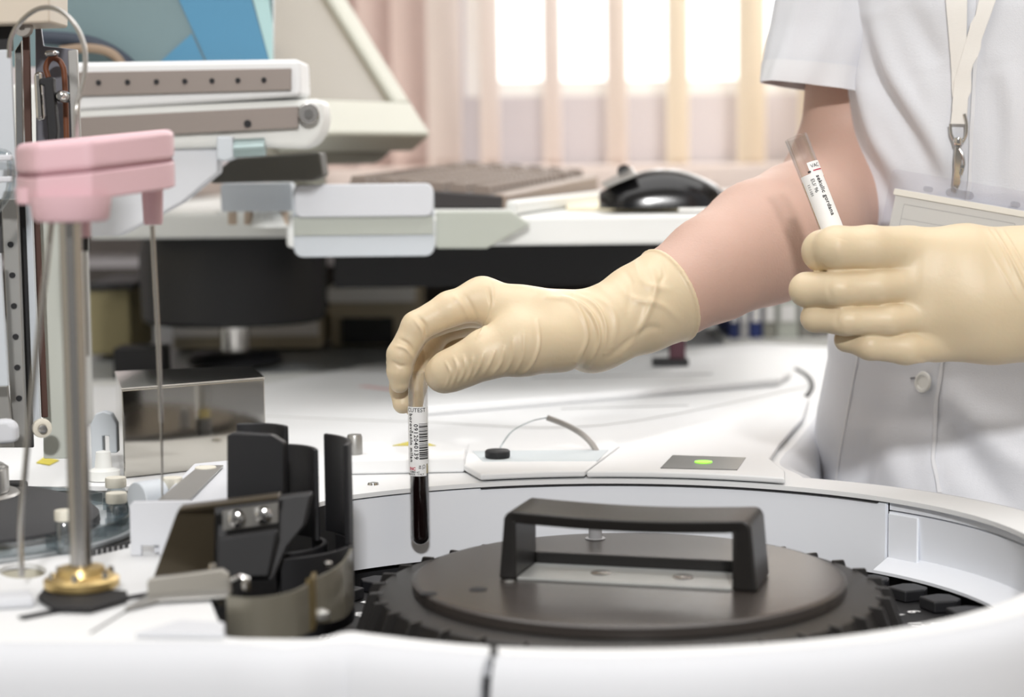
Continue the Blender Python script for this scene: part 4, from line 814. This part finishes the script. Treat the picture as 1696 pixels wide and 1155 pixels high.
def f_body(X):
    d = sd_chain(X, fore, .006)
    d = smin(d, sd_chain(X, upper, .006), .03)
    d = smin(d, sd_chain(X, handR, .004), .01)
    T = np.array([TX, TY, 0.]); q = X-T
    tor = sd_chain(X, [(T+[0, 0, .92], .13), (T+[0, 0, 1.1], .105), (T+[0, -.0, 1.28], .12)], .05)
    for s in (-1, 1):
        tor = smin(tor, sdf_cone(X, T+[s*.03, 0, 1.28], T+[s*.13, .0, 1.36], .11, .06), .05)
        tor = smin(tor, sd_chain(X, [(T+[s*.08, 0, .90], .095), (T+[s*.085, -.01, .5], .065), (T+[s*.085, .02, .1], .042)], .03), .03)
        tor = smin(tor, sdf_cone(X, T+[s*.085, .03, .06], T+[s*.10, -.12, .035], .036, .028), .02)
    tor = smin(tor, sdf_cone(X, T+[0, .01, 1.36], headc-[0, 0, .07], .058, .05), .04)
    d = smin(d, tor, .03)
    d = smin(d, sd_chain(X, [(shL, .052), (elL, .043), (wrL, .028)], .02), .03)
    hd = sd_chain(X, [(headc+[0, .02, .02], .088), (headc+[0, -.02, .0], .082), (headc+[0, -.035, -.065], .045)], .04)
    nose = sdf_cone(X, headc+[0, -.095, .01], headc+[0, -.115, -.025], .009, .013); hd = smin(hd, nose, .012)
    for s in (-1, 1):
        hd = smin(hd, sdf_cone(X, headc+[s*.088, .015, .015], headc+[s*.084, .01, -.02], .012, .009), .006)
        hd = np.maximum(hd, -(np.linalg.norm(X-(headc+[s*.032, -.108, .012]), axis=-1)-.014))
        hd = smin(hd, np.linalg.norm(X-(headc+[s*.032, -.088, .012]), axis=-1)-.012, .002)
    mouth = sdf_cone(X, headc+[-.02, -.088, -.055], headc+[.02, -.088, -.055], .006, .006); hd = smin(hd, mouth, .008)
    return smin(d, hd, .02)
V, F = surface(f_body, np.array([P(940, 500, 1.25).x, 1.15, .0]), np.array([TX+.36, 1.72, 1.76]), .006)
pe = thing('person', 'person in a white short-sleeved coat and cream latex gloves, holding two tubes', 'person', (TX, TY, 0))
me = np_mesh('body', V, F); body = link('body', me, SKIN, pe, ang=180)
sm = body.modifiers.new('smooth', 'SMOOTH'); sm.iterations = 2; sm.factor = .4

# ---- glove on the hand holding the dark tube
idx = chain([(800, 496, 1.268, 34), (745, 512, 1.262, 29), (690, 541, 1.258, 25), (664, 588, 1.256, 23), (661, 615, 1.256, 20), (662, 636, 1.257, 16)])
mid = chain([(808, 505, 1.29, 34), (750, 520, 1.295, 27), (690, 545, 1.292, 25), (663, 600, 1.284, 22), (665, 645, 1.276, 19), (667, 669, 1.273, 17)])
rng = chain([(820, 520, 1.31, 32), (775, 530, 1.318, 26), (728, 548, 1.318, 22), (700, 595, 1.305, 19), (690, 640, 1.298, 17), (685, 676, 1.290, 15)])
lit = chain([(835, 538, 1.328, 28), (800, 548, 1.336, 23), (760, 564, 1.334, 21), (738, 592, 1.322, 19), (752, 622, 1.315, 15)])
thb = chain([(925, 560, 1.262, 58), (862, 568, 1.245, 54), (805, 587, 1.240, 40), (768, 605, 1.243, 34), (742, 616, 1.247, 32), (733, 621, 1.250, 29)])
pal = [chain([(798, 494, 1.268, 33), (870, 530, 1.262, 52), (985, 548, 1.275, 60)]), chain([(806, 505, 1.288, 34), (985, 548, 1.282, 60)]),
       chain([(820, 520, 1.308, 33), (980, 552, 1.29, 54)]), chain([(835, 538, 1.325, 30), (975, 558, 1.295, 48)])]
cuf = chain([(980, 548, 1.278, 62), (1020, 531, 1.284, 66), (1060, 512, 1.293, 74), (1122, 482, 1.308, 83)])
ax = (cuf[3][0]-cuf[1][0]); ax /= np.linalg.norm(ax); cend = np.array(P(1108, 489, 1.304))
def f_gr(X):
    fg = sd_chain(X, idx)
    for c in (mid, rng, lit): fg = smin(fg, sd_chain(X, c), .0008)
    p = sd_chain(X, pal[0], .01)
    for c in pal[1:]: p = smin(p, sd_chain(X, c, .01), .012)
    d = smin(p, fg, .007)
    d = smin(d, sd_chain(X, thb, .006), .005)
    cu = sd_chain(X, cuf, .004); h = (X-cend)@ax
    cu = np.maximum(cu, h); inner_ = sdf_cone(X, fore[0][0], fore[1][0], fore[0][1]+.001, fore[1][1]+.0026)
    rr_ = np.linalg.norm((X-cend)-h[..., None]*ax, axis=-1); rend = cuf[3][1]*.955
    bead = np.hypot(rr_-rend, h+.0008)-.0016
    pass
    d = smin(d, cu, .006)
    return smin(d, bead, .001)
lo = np.array(P(632, 620, 1.24)); lo = np.array([P(628, 600, 1.29).x, 1.205, P(700, 700, 1.26).z]); hi = np.array([P(1165, 500, 1.32).x, 1.37, P(800, 395, 1.3).z])
V, F = surface(f_gr, lo, hi, .00125)
me = refine(np_mesh('glove', V, F))
CR = [  # narrow folds, measured on the glove: (polyline, width px, height)
 ([(905, 492), (940, 498), (962, 520), (972, 560), (955, 600)], 4, .0013), ([(930, 492), (962, 505), (985, 530), (992, 565), (975, 605)], 3.5, .0016), ([(950, 488), (985, 505), (1003, 540), (1000, 585)], 3.5, .0013),
 ([(960, 484), (1000, 500), (1020, 530), (1015, 575)], 5, .0008), ([(890, 530), (893, 570), (880, 605), (862, 622)], 3, .0009), ([(813, 468), (816, 500), (800, 545), (790, 560)], 3, .001), ([(808, 478), (812, 510), (796, 548)], 2.5, -.0007),
 ([(835, 575), (830, 600), (815, 622)], 3, .0008), ([(820, 580), (812, 600), (800, 622)], 3, .0008), ([(800, 585), (795, 605), (782, 628)], 3, .0009), ([(783, 590), (782, 610), (772, 632)], 3, .001), ([(768, 590), (770, 612), (758, 636)], 3, .0009),
 ([(752, 592), (758, 612), (748, 640)], 3, .0009), ([(738, 600), (746, 618), (738, 642)], 2.5, .0007), ([(850, 560), (848, 595), (832, 622)], 3, .0007), ([(868, 550), (866, 590), (850, 622)], 3, .0006),
 ([(694, 526), (705, 540), (706, 556)], 3, -.0011), ([(686, 530), (699, 548), (700, 566)], 3, .0007), ([(662, 562), (676, 570), (686, 584)], 3, -.0009), ([(655, 573), (672, 578), (684, 594)], 3, .0007), ([(648, 598), (662, 606), (672, 606)], 3, -.0006),
 ([(750, 490), (765, 505), (778, 530)], 4, .0006), ([(768, 488), (782, 510), (792, 535)], 4, -.0006), ([(1075, 440), (1085, 480), (1062, 540), (1030, 590)], 6, .0012), ([(1050, 430), (1068, 470), (1110, 480)], 6, .0008),
 ([(1020, 470), (1050, 495), (1095, 505), (1125, 530)], 6, .0007), ([(1000, 600), (1030, 575), (1070, 545), (1095, 545)], 6, -.0008), ([(1095, 430), (1100, 455), (1092, 470)], 4, -.0006), ([(1030, 445), (1045, 470), (1040, 520)], 6, -.0007),
 ([(985, 470), (1010, 490), (1030, 520)], 6, .0006), ([(700, 575), (704, 600), (695, 612)], 2.5, .0006)]
creases(me, CR, 1.25)
gl = link('glove', me, GLOVE, pe, ang=180); gl['label'] = 'wrinkled cream latex glove pinching the dark tube'

# ---- glove on the fist in front of the coat
i2 = chain([(1505, 416, 1.212, 41), (1440, 411, 1.198, 37), (1385, 411, 1.194, 36), (1363, 416, 1.206, 34), (1368, 420, 1.232, 30), (1405, 420, 1.246, 26)])
m2 = chain([(1515, 470, 1.207, 33), (1450, 475, 1.195, 30), (1385, 479, 1.192, 29.5), (1336, 480, 1.202, 28), (1336, 482, 1.232, 26), (1375, 482, 1.25, 24)])
r2 = chain([(1535, 522, 1.207, 30), (1470, 530, 1.195, 26.5), (1400, 531, 1.193, 25), (1350, 527, 1.204, 23), (1352, 527, 1.230, 21), (1390, 527, 1.246, 20)])
l2 = chain([(1555, 566, 1.213, 32), (1500, 576, 1.201, 28), (1440, 572, 1.198, 24), (1402, 563, 1.208, 19), (1405, 560, 1.228, 18), (1430, 558, 1.24, 16)])
t2_ = chain([(1620, 470, 1.25, 44), (1540, 440, 1.262, 34), (1470, 420, 1.268, 27), (1410, 400, 1.272, 23)])
p2 = [chain([(1500, 418, 1.212, 42), (1600, 428, 1.215, 52), (1700, 450, 1.225, 58)]), chain([(1512, 470, 1.206, 38), (1600, 480, 1.212, 62), (1700, 480, 1.225, 84)]),
      chain([(1530, 522, 1.206, 36), (1610, 520, 1.212, 58), (1700, 505, 1.225, 70)]), chain([(1550, 566, 1.214, 33), (1640, 552, 1.218, 44), (1700, 525, 1.225, 60)])]
c2 = [(np.array(P(1690, 485, 1.225)), 96*1.225/FPX), (np.array(P(1760, 488, 1.235)), 104*1.235/FPX), (np.array(P(1880, 480, 1.26)), 118*1.26/FPX)]
def f_gl(X):
    fg = sd_chain(X, i2)
    for c in (m2, r2, l2): fg = smin(fg, sd_chain(X, c), .0005)
    p = sd_chain(X, p2[0], .01)
    for c in p2[1:]: p = smin(p, sd_chain(X, c, .01), .014)
    d = smin(p, fg, .0032)
    for (cx, cy, dp) in ((1512, 428, 1.190),): pass
    d = smin(d, sd_chain(X, t2_, .005), .003)
    d = smin(d, sd_chain(X, c2, .01), .02); return np.maximum(d, X[..., 0]-P(1880, 480, 1.25).x)
V, F = surface(f_gl, np.array([P(1255, 480, 1.25).x, 1.135, P(1500, 640, 1.2).z]), np.array([P(1930, 480, 1.3).x, 1.335, P(1500, 330, 1.25).z]), .00135)
me = refine(np_mesh('glove', V, F))
creases(me, [([(1640, 372), (1670, 420), (1696, 470), (1720, 520)], 3, .0012), ([(1655, 372), (1690, 430), (1710, 470)], 2.5, .0008), ([(1630, 400), (1660, 450), (1690, 500)], 3, .0005), ([(1510, 610), (1525, 600), (1535, 606)], 4, .0008),
 ([(1392, 395), (1388, 412), (1394, 432)], 11, .0008), ([(1405, 462), (1402, 480), (1408, 500)], 11, .0008), ([(1420, 515), (1416, 530), (1422, 548)], 10, .0008), 
 ([(1378, 455), (1372, 478), (1380, 502)], 5, -.0005), ([(1390, 512), (1385, 530), (1392, 550)], 5, -.0005), ([(1630, 372), (1655, 410), (1675, 450)], 3, .0006)])
gl = link('glove', me, GLOVE, pe, ang=180); gl['label'] = 'smooth cream latex glove closed in a fist before the coat'

# ---- coat
def prof(t, pts):
    for (a, va), (b_, vb) in zip(pts, pts[1:]):
        if t <= b_: u = (t-a)/(b_-a); u = u*u*(3-2*u); return va+(vb-va)*u
    return pts[-1][1]
def px2half(py, px): p = P(px, py, TY-.01); return p.z, TX-p.x
cl = sorted([px2half(y, x) for y, x in ((-150, 1390), (0, 1393), (160, 1404), (300, 1416), (400, 1419), (470, 1412), (560, 1379), (600, 1379), (690, 1361), (760, 1354), (860, 1351))])
zsamp = [.42]+[z for z, a in cl]; asamp = [cl[0][1]+.05]+[a for z, a in cl]
nz, na = 230, 260; ztop = CAMZ+.20; zbot = .45; vs = []; fs = []
for j in range(nz+1):
    z = zbot+(ztop-zbot)*(j/nz)**.75; a = float(np.interp(z, zsamp, asamp)); shl = max(0, (z-(ztop-.10))/.10); a *= 1-.30*shl**2.2; bb = a*(.74+.06*max(0, (1.0-z)))*(1-.1*shl)
    for i in range(na):
        t = 2*PI*i/na; ct, st = math.cos(t), math.sin(t); e_ = .9
        x = a*abs(ct)**e_*(1 if ct > 0 else -1); y = bb*abs(st)**e_*(1 if st > 0 else -1); vs.append((TX+x, TY+y, z))
for j in range(nz):
    for i in range(na): fs.append((j*na+i, j*na+(i+1) % na, (j+1)*na+(i+1) % na, (j+1)*na+i))
fs.append(tuple(nz*na+i for i in range(na)))
me = bpy.data.meshes.new('coat'); me.from_pydata(vs, [], fs); me.update()
CF = [([(1420, 20), (1445, 110), (1490, 190), (1545, 285)], 17, -.006), ([(1450, 30), (1480, 120), (1530, 200), (1585, 290)], 16, .005), ([(1410, 150), (1430, 240), (1470, 330), (1480, 380)], 14, -.004), ([(1425, 130), (1450, 220), (1500, 300)], 13, .004),
      ([(1395, 640), (1460, 690), (1530, 690), (1560, 680)], 26, -.004), ([(1500, 660), (1480, 740), (1500, 830)], 22, .005), ([(1560, 640), (1620, 690), (1696, 710)], 24, .006), ([(1570, 700), (1610, 770), (1680, 850)], 22, -.006), ([(1600, 690), (1650, 740), (1720, 790)], 22, .005),
      ([(1400, 700), (1395, 780), (1390, 860)], 14, .004), ([(1440, 700), (1430, 780), (1425, 860)], 18, -.004), ([(1640, 120), (1650, 220), (1640, 320)], 20, -.003), ([(1665, 100), (1680, 200), (1670, 320)], 18, .003), ([(1530, 120), (1560, 220), (1570, 300)], 20, .003), ([(1500, 0), (1530, 60), (1560, 110)], 20, -.003)]
creases(me, CF, 1.1)
# placket overlap: the right front edge steps up along the button line
PLK = [(1625, -60), (1618, 60), (1612, 160), (1606, 300), (1590, 440), (1562, 590), (1552, 660), (1546, 760), (1560, 830), (1565, 900)]
n = len(me.vertices); co = np.empty(n*3); me.vertices.foreach_get('co', co); co = co.reshape(-1, 3); no = np.array([v.normal[:] for v in me.vertices]); qx, qy = np_proj(co)
ys = [p[1] for p in PLK]; xs = [p[0] for p in PLK]; lx = np.interp(qy, ys, xs); front_ = co[:, 1] < TY
co += no*(np.where(front_, .0016*np.clip((lx-qx)/3+.5, 0, 1), 0)*np.clip((1740-qx)/60, 0, 1))[:, None]
co += no*(np.where(front_, -.0009*np.exp(-((qx-(lx-34))/2.5)**2), 0))[:, None]
me.vertices.foreach_set('co', co.ravel()); me.update()
coat = link('coat', me, COAT, pe, ang=60); coat['label'] = 'white cotton coat with buttoned front'
bvh = BVHTree.FromPolygons([tuple(org(coat)+v.co) for v in coat.data.vertices], [tuple(p.vertices) for p in coat.data.polygons])
def on(px, py, out=.0):
    d = ray(px, py).normalized(); h = bvh.ray_cast(CAM, d)
    if h[0] is None: return P(px, py, TY-.12), Vector((0, -1, 0))
    nrm = h[1] if h[1].dot(d) < 0 else -h[1]; return h[0]+nrm*out, nrm
def ribbon(bm, left, rightp, out, th=.0007):
    L = []
    for (a, b_) in zip(left, rightp):
        A_, nA = on(a[0], a[1], out); B2, nB = on(b_[0], b_[1], out); L.append([A_, B2, B2+nB*th, A_+nA*th])
    rings(bm, L)
def lerp(p, q, k): return [(p[0]+(q[0]-p[0])*i/k, p[1]+(q[1]-p[1])*i/k) for i in range(k+1)]
# placket edge band, seams, button
b = NB(); l_ = []; r_ = []
for (p, q) in zip(PLK[:-2], PLK[1:-1]):
    for x, y in lerp(p, q, 5)[:-1]: l_.append((x-4, y)); r_.append((x+3, y))
ribbon(b, l_, r_, .0004, .0012); obj('placket_edge', b, COATW, coat, bevel=.0004)
b = NB(); sl = []
for p, q in zip([(1422, 590), (1404, 685), (1390, 760)], [(1404, 685), (1390, 760), (1380, 850)]): sl += lerp(p, q, 6)
ribbon(b, [(x-1.3, y) for x, y in sl], [(x+1.3, y) for x, y in sl], .0002, .0009); obj('side_seam', b, COATW, coat)
v, nrm = on(1532, 634, .0022); b = NB(); lathe(b, [(0, .0012), (.0045, .0008), (.0055, .0020), (.0072, .0020), (.0080, .0008), (.0075, -.0005), (0, -.0008)], v, 36, axis=(nrm+Vector((-.55, 0, 0)))); bt = obj('button', b, mat('pearl_button', (228, 228, 224), .3), coat)
b = NB(); v2, _ = on(1516, 626, .0006); tube(b, [on(1509, 627, .0008)[0], v2, on(1521, 628, .001)[0]], .0007, 6); obj('buttonhole', b, mat('thread_grey', (140, 140, 144), .8), coat)
# sleeve
def sleeve_r(path, rx, ry, skew, n=72):
    L = []
    for (c, rr_) in path: pass
b = NB(); ctrs = [(1470, -230, 1.49, 118, 0), (1435, -140, 1.49, 116, .0), (1405, -40, 1.495, 110, .0), (1380, 50, 1.497, 101, .02), (1362, 110, 1.498, 97, .03), (1354, 147, 1.498, 95, .04)]
sp_c = spline([Vector((a, b_, c)) for a, b_, c, r_, k in ctrs], 8); rad = np.interp(np.linspace(0, 1, len(sp_c)), np.linspace(0, 1, 6), [c[3] for c in ctrs])
Lr = []; nS = 96; inn = []
for k, (c, rr_) in enumerate(zip(sp_c, rad)):
    cc = P(c.x, c.y, c.z); r0 = rr_*c.z/FPX; ring = []; ring2 = []; u = k/(len(sp_c)-1)
    for i in range(nS):
        t = 2*PI*i/nS; fold = 1+.035*u*math.sin(5*t+1)+.022*math.sin(11*t+4*u)*(.4+.6*u)+.02*math.sin(3*t+9*u)
        dx, dy = math.cos(t)*r0*fold, math.sin(t)*r0*.85*fold; z_ = -.14*dx*(.3+.7*u)-.02*dy
        ring.append(cc+Vector((dx, dy, z_))); ring2.append(cc+Vector((dx*.975, dy*.975, z_)))
    Lr.append(ring); inn.append(ring2)
seq = Lr+inn[::-1]; rings(b, seq, cap=False); sv = obj('sleeve', b, COAT, coat, ang=60)
b = NB(); hemL = [[cc_+(cc_-sum(r_, Vector())/len(r_)).normalized()*.0007 for cc_ in r_] for r_ in Lr[-9:]]
hemI = [[cc_+(cc_-sum(r_, Vector())/len(r_)).normalized()*.0001 for cc_ in r_] for r_ in Lr[-9:]]
rings(b, hemL+hemI[::-1], cap=False); obj('hem', b, COATW, sv, ang=60)
# shoulder part of the coat with an open neck
def f_yk(X):
    T = np.array([TX, TY, 0.]); d = None
    for s in (-1, 1):
        c = sdf_cone(X, T+[s*.03, 0, 1.27], T+[s*.13, .0, 1.35], .118, .066); d = c if d is None else smin(d, c, .04)
        d = smin(d, sdf_cone(X, T+[s*.10, 0, 1.37], (shR if s < 0 else shL)+[0, 0, .0], .05, .056), .03)
    d = smin(d, sdf_cone(X, T+[0, 0, 1.2], T+[0, 0, 1.32], .135, .12), .04)
    neck = sdf_cone(X, T+[0, -.03, 1.33], T+[0, .01, 1.5], .05, .085); d = np.maximum(d, -neck)
    vee = sdf_cone(X, T+[0, -.16, 1.26], T+[0, -.09, 1.45], .012, .075); d = np.maximum(d, -vee)
    return np.maximum(d, 1.285-X[..., 2])
V, F = surface(f_yk, np.array([TX-.30, 1.3, 1.27]), np.array([TX+.30, 1.66, 1.5]), .006)
me = np_mesh('shoulder_yoke', V, F); yk = link('shoulder_yoke', me, COAT, coat, ang=180); sm2 = yk.modifiers.new('smooth', 'SMOOTH'); sm2.iterations = 3
# left sleeve, trousers, shoes, hair: outside the frame but part of the person
def loft(bm, pts, n=40):
    rings(bm, [[Vector(c)+Vector((math.cos(t)*r_, math.sin(t)*r_, 0)) for t in [2*PI*i/n for i in range(n)]] for c, r_ in pts])
b = NB(); loft(b, [((TX+.17, 1.46, zsh+.03), .05), ((TX+.19, 1.45, zsh), .068), ((TX+.20, 1.43, zsh-.08), .066), ((TX+.205, 1.42, zsh-.16), .062)]); obj('sleeve', b, COAT, coat, ang=60)
for s in (-1, 1):
    b = NB(); loft(b, [((TX+s*.08, TY, .9), .105), ((TX+s*.085, TY-.01, .5), .085), ((TX+s*.085, TY+.02, .09), .07)]); obj('trouser_leg', b, COATW, pe, ang=60)
    b = NB(); lathe(b, [(0, 0), (.05, 0), (.052, .02), (.045, .05), (.03, .075), (0, .08)], (0, 0, 0), 32)
    for v in b.verts: v.co = Vector((TX+s*.09+v.co.x, TY-.04+v.co.y*2.5, .0+v.co.z))
    obj('shoe', b, W1, pe, ang=60)
b = NB(); bmesh.ops.create_icosphere(b, subdivisions=4, radius=.1)
for v in b.verts:
    q = v.co.copy(); v.co = Vector(headc)+Vector((q.x*1.0, q.y*1.08+.022, q.z*1.08+.032))
bmesh.ops.delete(b, geom=[v for v in b.verts if (v.co.y < headc[1]-.045 and v.co.z < headc[2]+.065) or v.co.z < headc[2]-.06], context='VERTS'); h_ = obj('hair', b, HAIR, pe, ang=180)
so_ = h_.modifiers.new('thickness', 'SOLIDIFY'); so_.thickness = .012

# ================================================================== LANYARD AND BADGE
ly = thing('lanyard', 'white ribbon lanyard with a metal swivel clip over the coat front', 'lanyard', on(1590, 200, .003)[0])
b = NB(); ribbon(b, lerp((1562, -70), (1580, 120), 14)+lerp((1580, 120), (1580, 160), 3)[1:], lerp((1604, -70), (1602, 120), 14)+lerp((1602, 120), (1597, 160), 3)[1:], .0022, .0009); obj('ribbon', b, LANY, ly)
b = NB(); ribbon(b, lerp((1640, -70), (1588, 120), 14)+lerp((1588, 120), (1576, 205), 8)[1:], lerp((1676, -70), (1608, 120), 14)+lerp((1608, 120), (1603, 205), 8)[1:], .0036, .0009); obj('ribbon', b, LANY, ly)
def O(px, py, o=.005): return on(px, py, o)[0]
b = NB(); tube(b, spline([O(1600, 188), O(1604, 205), O(1601, 224), O(1592, 238), O(1583, 234), O(1577, 222), O(1576, 205)]), .0011, 10); mc_ = obj('ring_loop', b, CHROME, ly)
b = NB(); v = O(1588, 234, .006); lathe(b, [(0, -.003), (.0028, -.0025), (.0034, 0), (.0028, .0025), (0, .003)], v, 20); obj('swivel', b, CHROME, ly)
b = NB(); slab(b, [O(1582, 242, .004), O(1593, 242, .004), O(1595, 262, .004), O(1590, 285, .004), O(1592, 300, .004), O(1588, 313, .004), O(1580, 306, .004), O(1582, 280, .004), O(1580, 262, .004)], on(1588, 270)[1]*.003); obj('hook_body', b, CHROME, ly, bevel=.0008)
b = NB(); tube(b, spline([O(1592, 246, .0075), O(1597, 256, .008), O(1598, 272, .008), O(1593, 288, .0075)]), .0009, 8); obj('hook_gate', b, STEEL, ly)
b = NB(); v = O(1595, 276, .0085); lathe(b, [(0, -.0012), (.0014, -.001), (.0014, .001), (0, .0012)], v, 12, axis=(0, -1, 0)); obj('gate_knob', b, CHROME, ly)
bc_, bn = on(1585, 330, .004); bo_ = Vector(bc_)
Bx = (P(1696, 318, bo_.y-.004)-P(1482, 281, bo_.y+.004)); Bx.normalize(); Bn = Vector((-.12, -.97, -.12)).normalized(); Bx = (Bx-Bn*Bx.dot(Bn)).normalized(); By = Bn.cross(Bx); By = By if By.z > 0 else -By
BO = P(1478, 279, bo_.y-.0095)
def bp3(x, y, o=0): return BO+Bx*x-By*y+Bn*o
def bslab(name, r_, M, par, o=0, th=.0004, rad=.003, bev=0):
    b = NB(); x0, y0, x1, y1 = r_; slab(b, [bp3(x, -y, o) for x, y in rrect((x0+x1)/2, -(y0+y1)/2, x1-x0, y1-y0, rad)], Bn*th); return obj(name, b, M, par, bevel=bev, smooth=False)
bd = thing('id_badge', 'clear vinyl badge holder with a blank white card hanging from the lanyard', 'badge', bp3(.05, .07))
bslab('back_sheet', (0, 0, .108, .085), VINYL, bd, 0, .0004)
hold = bslab('front_sheet', (.0, 0.0, .108, .085), VINYL, bd, .0016, .0003)
card = bslab('card', (.006, .016, .100, .082), mat('card_white', (224, 224, 218), .5), bd, .0006, .0008, .002)
for r_ in ((.013, .0235, .0925, .0238), (.013, .0235, .0132, .075), (.0923, .0235, .0925, .075), (.013, .034, .0925, .0342)): bslab('printed_line', r_, mat('card_grey_line', (150, 150, 150), .6), card, .00142, .00006, .00008)
bslab('fold_band', (.004, .0135, .103, .018), mat('card_cream_fold', (238, 235, 226), .5), bd, .002, .0005, .001, .0002)
bslab('slot_rim', (.040, .0065, .060, .0125), clearmat('slot_rim', (236, 238, 242), .1, .2), bd, .002, .0008, .003, .0003)
for x in (.024, .086): bslab('weld_spot', (x, .008, x+.007, .012), clearmat('weld', (240, 242, 246), .1, .2), bd, .002, .0005, .0018)

# ================================================================== TEST TUBES
def tubecoords(pt, pbm):
    a = Vector(pbm); t = Vector(pt); ax = (t-a); Ln = ax.length; ax.normalize()
    u = ax.cross(Vector((0, -1, 0))).normalized(); v = u.cross(ax) # placeholder, fixed below
    f = Vector((0, -1, 0)); f = (f-ax*f.dot(ax)).normalized(); r = f.cross(ax).normalized()
    if r.x < 0: r = -r
    return a, ax, Ln, r, f
def make_tube(label, pt, pbm, R_, lay, fill, twist=0):
    a, ax, Ln, r, f = tubecoords(pt, pbm)
    def cylp(s, h, rad): ang = s/rad+twist; return a+ax*h+(r*math.sin(ang)+f*math.cos(ang))*rad
    t = thing('test_tube', label, 'test tube', a)
    hem = [(R_*math.sin(x), R_-R_*math.cos(x)) for x in [PI/2*i/10 for i in range(11)]]; Ri = R_-.0005
    hem2 = [(Ri*math.sin(x), R_-Ri*math.cos(x)) for x in [PI/2*i/10 for i in range(11)]]
    b = NB(); lathe(b, hem+[(R_, Ln-.001), (R_-.0003, Ln), (Ri+.0002, Ln), (Ri, Ln-.001)]+hem2[::-1], a, 48, axis=ax); obj('glass', b, GLASS, t, ang=60)
    Rf = Ri-.0001; hem3 = [(Rf*math.sin(x), R_-Rf*math.cos(x)) for x in [PI/2*i/10 for i in range(11)]]
    M, hf, M2, hf2 = fill
    b = NB(); lathe(b, hem3+[(Rf, hf), (0, hf)], a, 48, axis=ax); obj('liquid', b, M, t, ang=60)
    if M2: b = NB(); lathe(b, [(0, hf+.0001), (Rf, hf+.0001), (Rf, hf2), (0, hf2)], a, 48, axis=ax); obj('serum', b, M2, t, ang=60)
    def patch(s0, s1, h0, h1, rad, n=20):
        b = NB(); L = []
        for i in range(n+1):
            s = s0+(s1-s0)*i/n; L.append([cylp(s, h0, rad), cylp(s, h1, rad), cylp(s, h1, rad+.00008), cylp(s, h0, rad+.00008)])
        rings(b, L); return b
    lay(t, cylp, patch, Ln)
    return t
pt, pb_ = P(691.5, 617, 1.262), P(696.5, 903, 1.262); k = 1.262/FPX; R1 = 16.6*k
def lay1(t, cp, patch, Ln):
    H = lambda py: Ln*(903-py)/(903-617)
    r = R1+.0001
    lb2 = obj('lower_label', patch(-.0095, .0056, H(786), H(764), r), PAPER, t)
    lb = obj('barcode_label', patch(-.0110, .0082, H(766), H(672), r+.0001), PAPER, t)
    ri = r+.0003
    def put(par, s, size, s0, h0, vert, bold=.0, M=INK, sp=1.0):
        if vert: f_ = lambda x, y: cp(s0+y, h0-x, ri)
        else: f_ = lambda x, y: cp(s0+x, h0+y, ri)
        obj('lettering', textmesh(s, size, f_, bold, sp), M, par, smooth=False)
    put(lb, 'CUTEST', .0038, -.0012, H(677.5), False, .00002)
    put(lb, 'borov\u010danin milan', .0036, -.0052, H(723), True, .00012, sp=1.25)
    put(lb, '0912040139', .0039, -.0016, H(729), True, .00008, sp=1.22)
    random.seed(3); y = 699.5
    b = NB()
    while y < 756:
        w_ = random.choice((.8, .8, 1.5, 2.2)); L = []
        for i in range(7):
            s = .0006+(.0074-.0006)*i/6; L.append([cp(s, H(y), ri), cp(s, H(y+w_), ri), cp(s, H(y+w_), ri+.00004), cp(s, H(y), ri+.00004)])
        rings(b, L); y += w_+random.choice((.8, .9, 1.6))
    o = obj('barcode', b, INK, lb, smooth=False)
    put(lb2, 'INC', .0028, -.0045, H(774), False, .0001, REDINK)
    put(lb2, 'KIMA srl', .0019, -.0030, H(779), False, .00002)
    put(lb2, 'GRANDE - ITALY', .0017, -.0028, H(783), False, .00002)
    put(lb2, 'CL', .0028, .0035, H(771), True, .00002); put(lb2, 'RE', .0022, .0008, H(771), True, .00002)
make_tube('test tube of dark blood with a barcode label, pinched by the gloved hand', pt, pb_, R1, lay1, (BLOOD, (pt-pb_).length*.42, SERUM, (pt-pb_).length*.475))
pt, pb_ = P(1318, 227, 1.262), P(1448, 560, 1.236); R2 = 19.5*1.26/FPX
d_ = (pb_-pt).normalized(); pb_ = pt+d_*.128
def lay2(t, cp, patch, Ln):
    r = R2+.0001; ri = r+.0003; H = lambda mm: Ln-mm
    up = obj('upper_label', patch(-.0008, .0098, H(.030), H(.0195), r), PAPER, t)
    lb = obj('name_label', patch(-.0088, .0085, H(.075), H(.0268), r+.0001), PAPER, t)
    def put(par, s, size, s0, h0, vert, bold=.0, M=INK, sp=1.0):
        f_ = (lambda x, y: cp(s0+y, h0-x, ri)) if vert else (lambda x, y: cp(s0+x, h0+y, ri)); obj('lettering', textmesh(s, size, f_, bold, sp), M, par, smooth=False)
    put(up, 'VAC', .0034, .0042, H(.0225), False, 0)
    b = patch(.0015, .0088, H(.0259), H(.0252), ri); obj('red_stripe', b, REDINK, up)
    b = patch(-.0022, -.0002, H(.0262), H(.0250), ri); obj('dark_dash', b, INK, up)
    put(lb, 'sekulic gordana', .0040, .0032, H(.043), True, .0001, sp=1.1)
    put(lb, 'EU/ 96', .0034, -.0012, H(.035), True, .00002); put(lb, '11:1101', .0026, -.0050, H(.037), True, .00002)
make_tube('test tube with a name label and yellow serum, held upright in the fist', pt, pb_, R2, lay2, (SERUM, .098, None, 0))
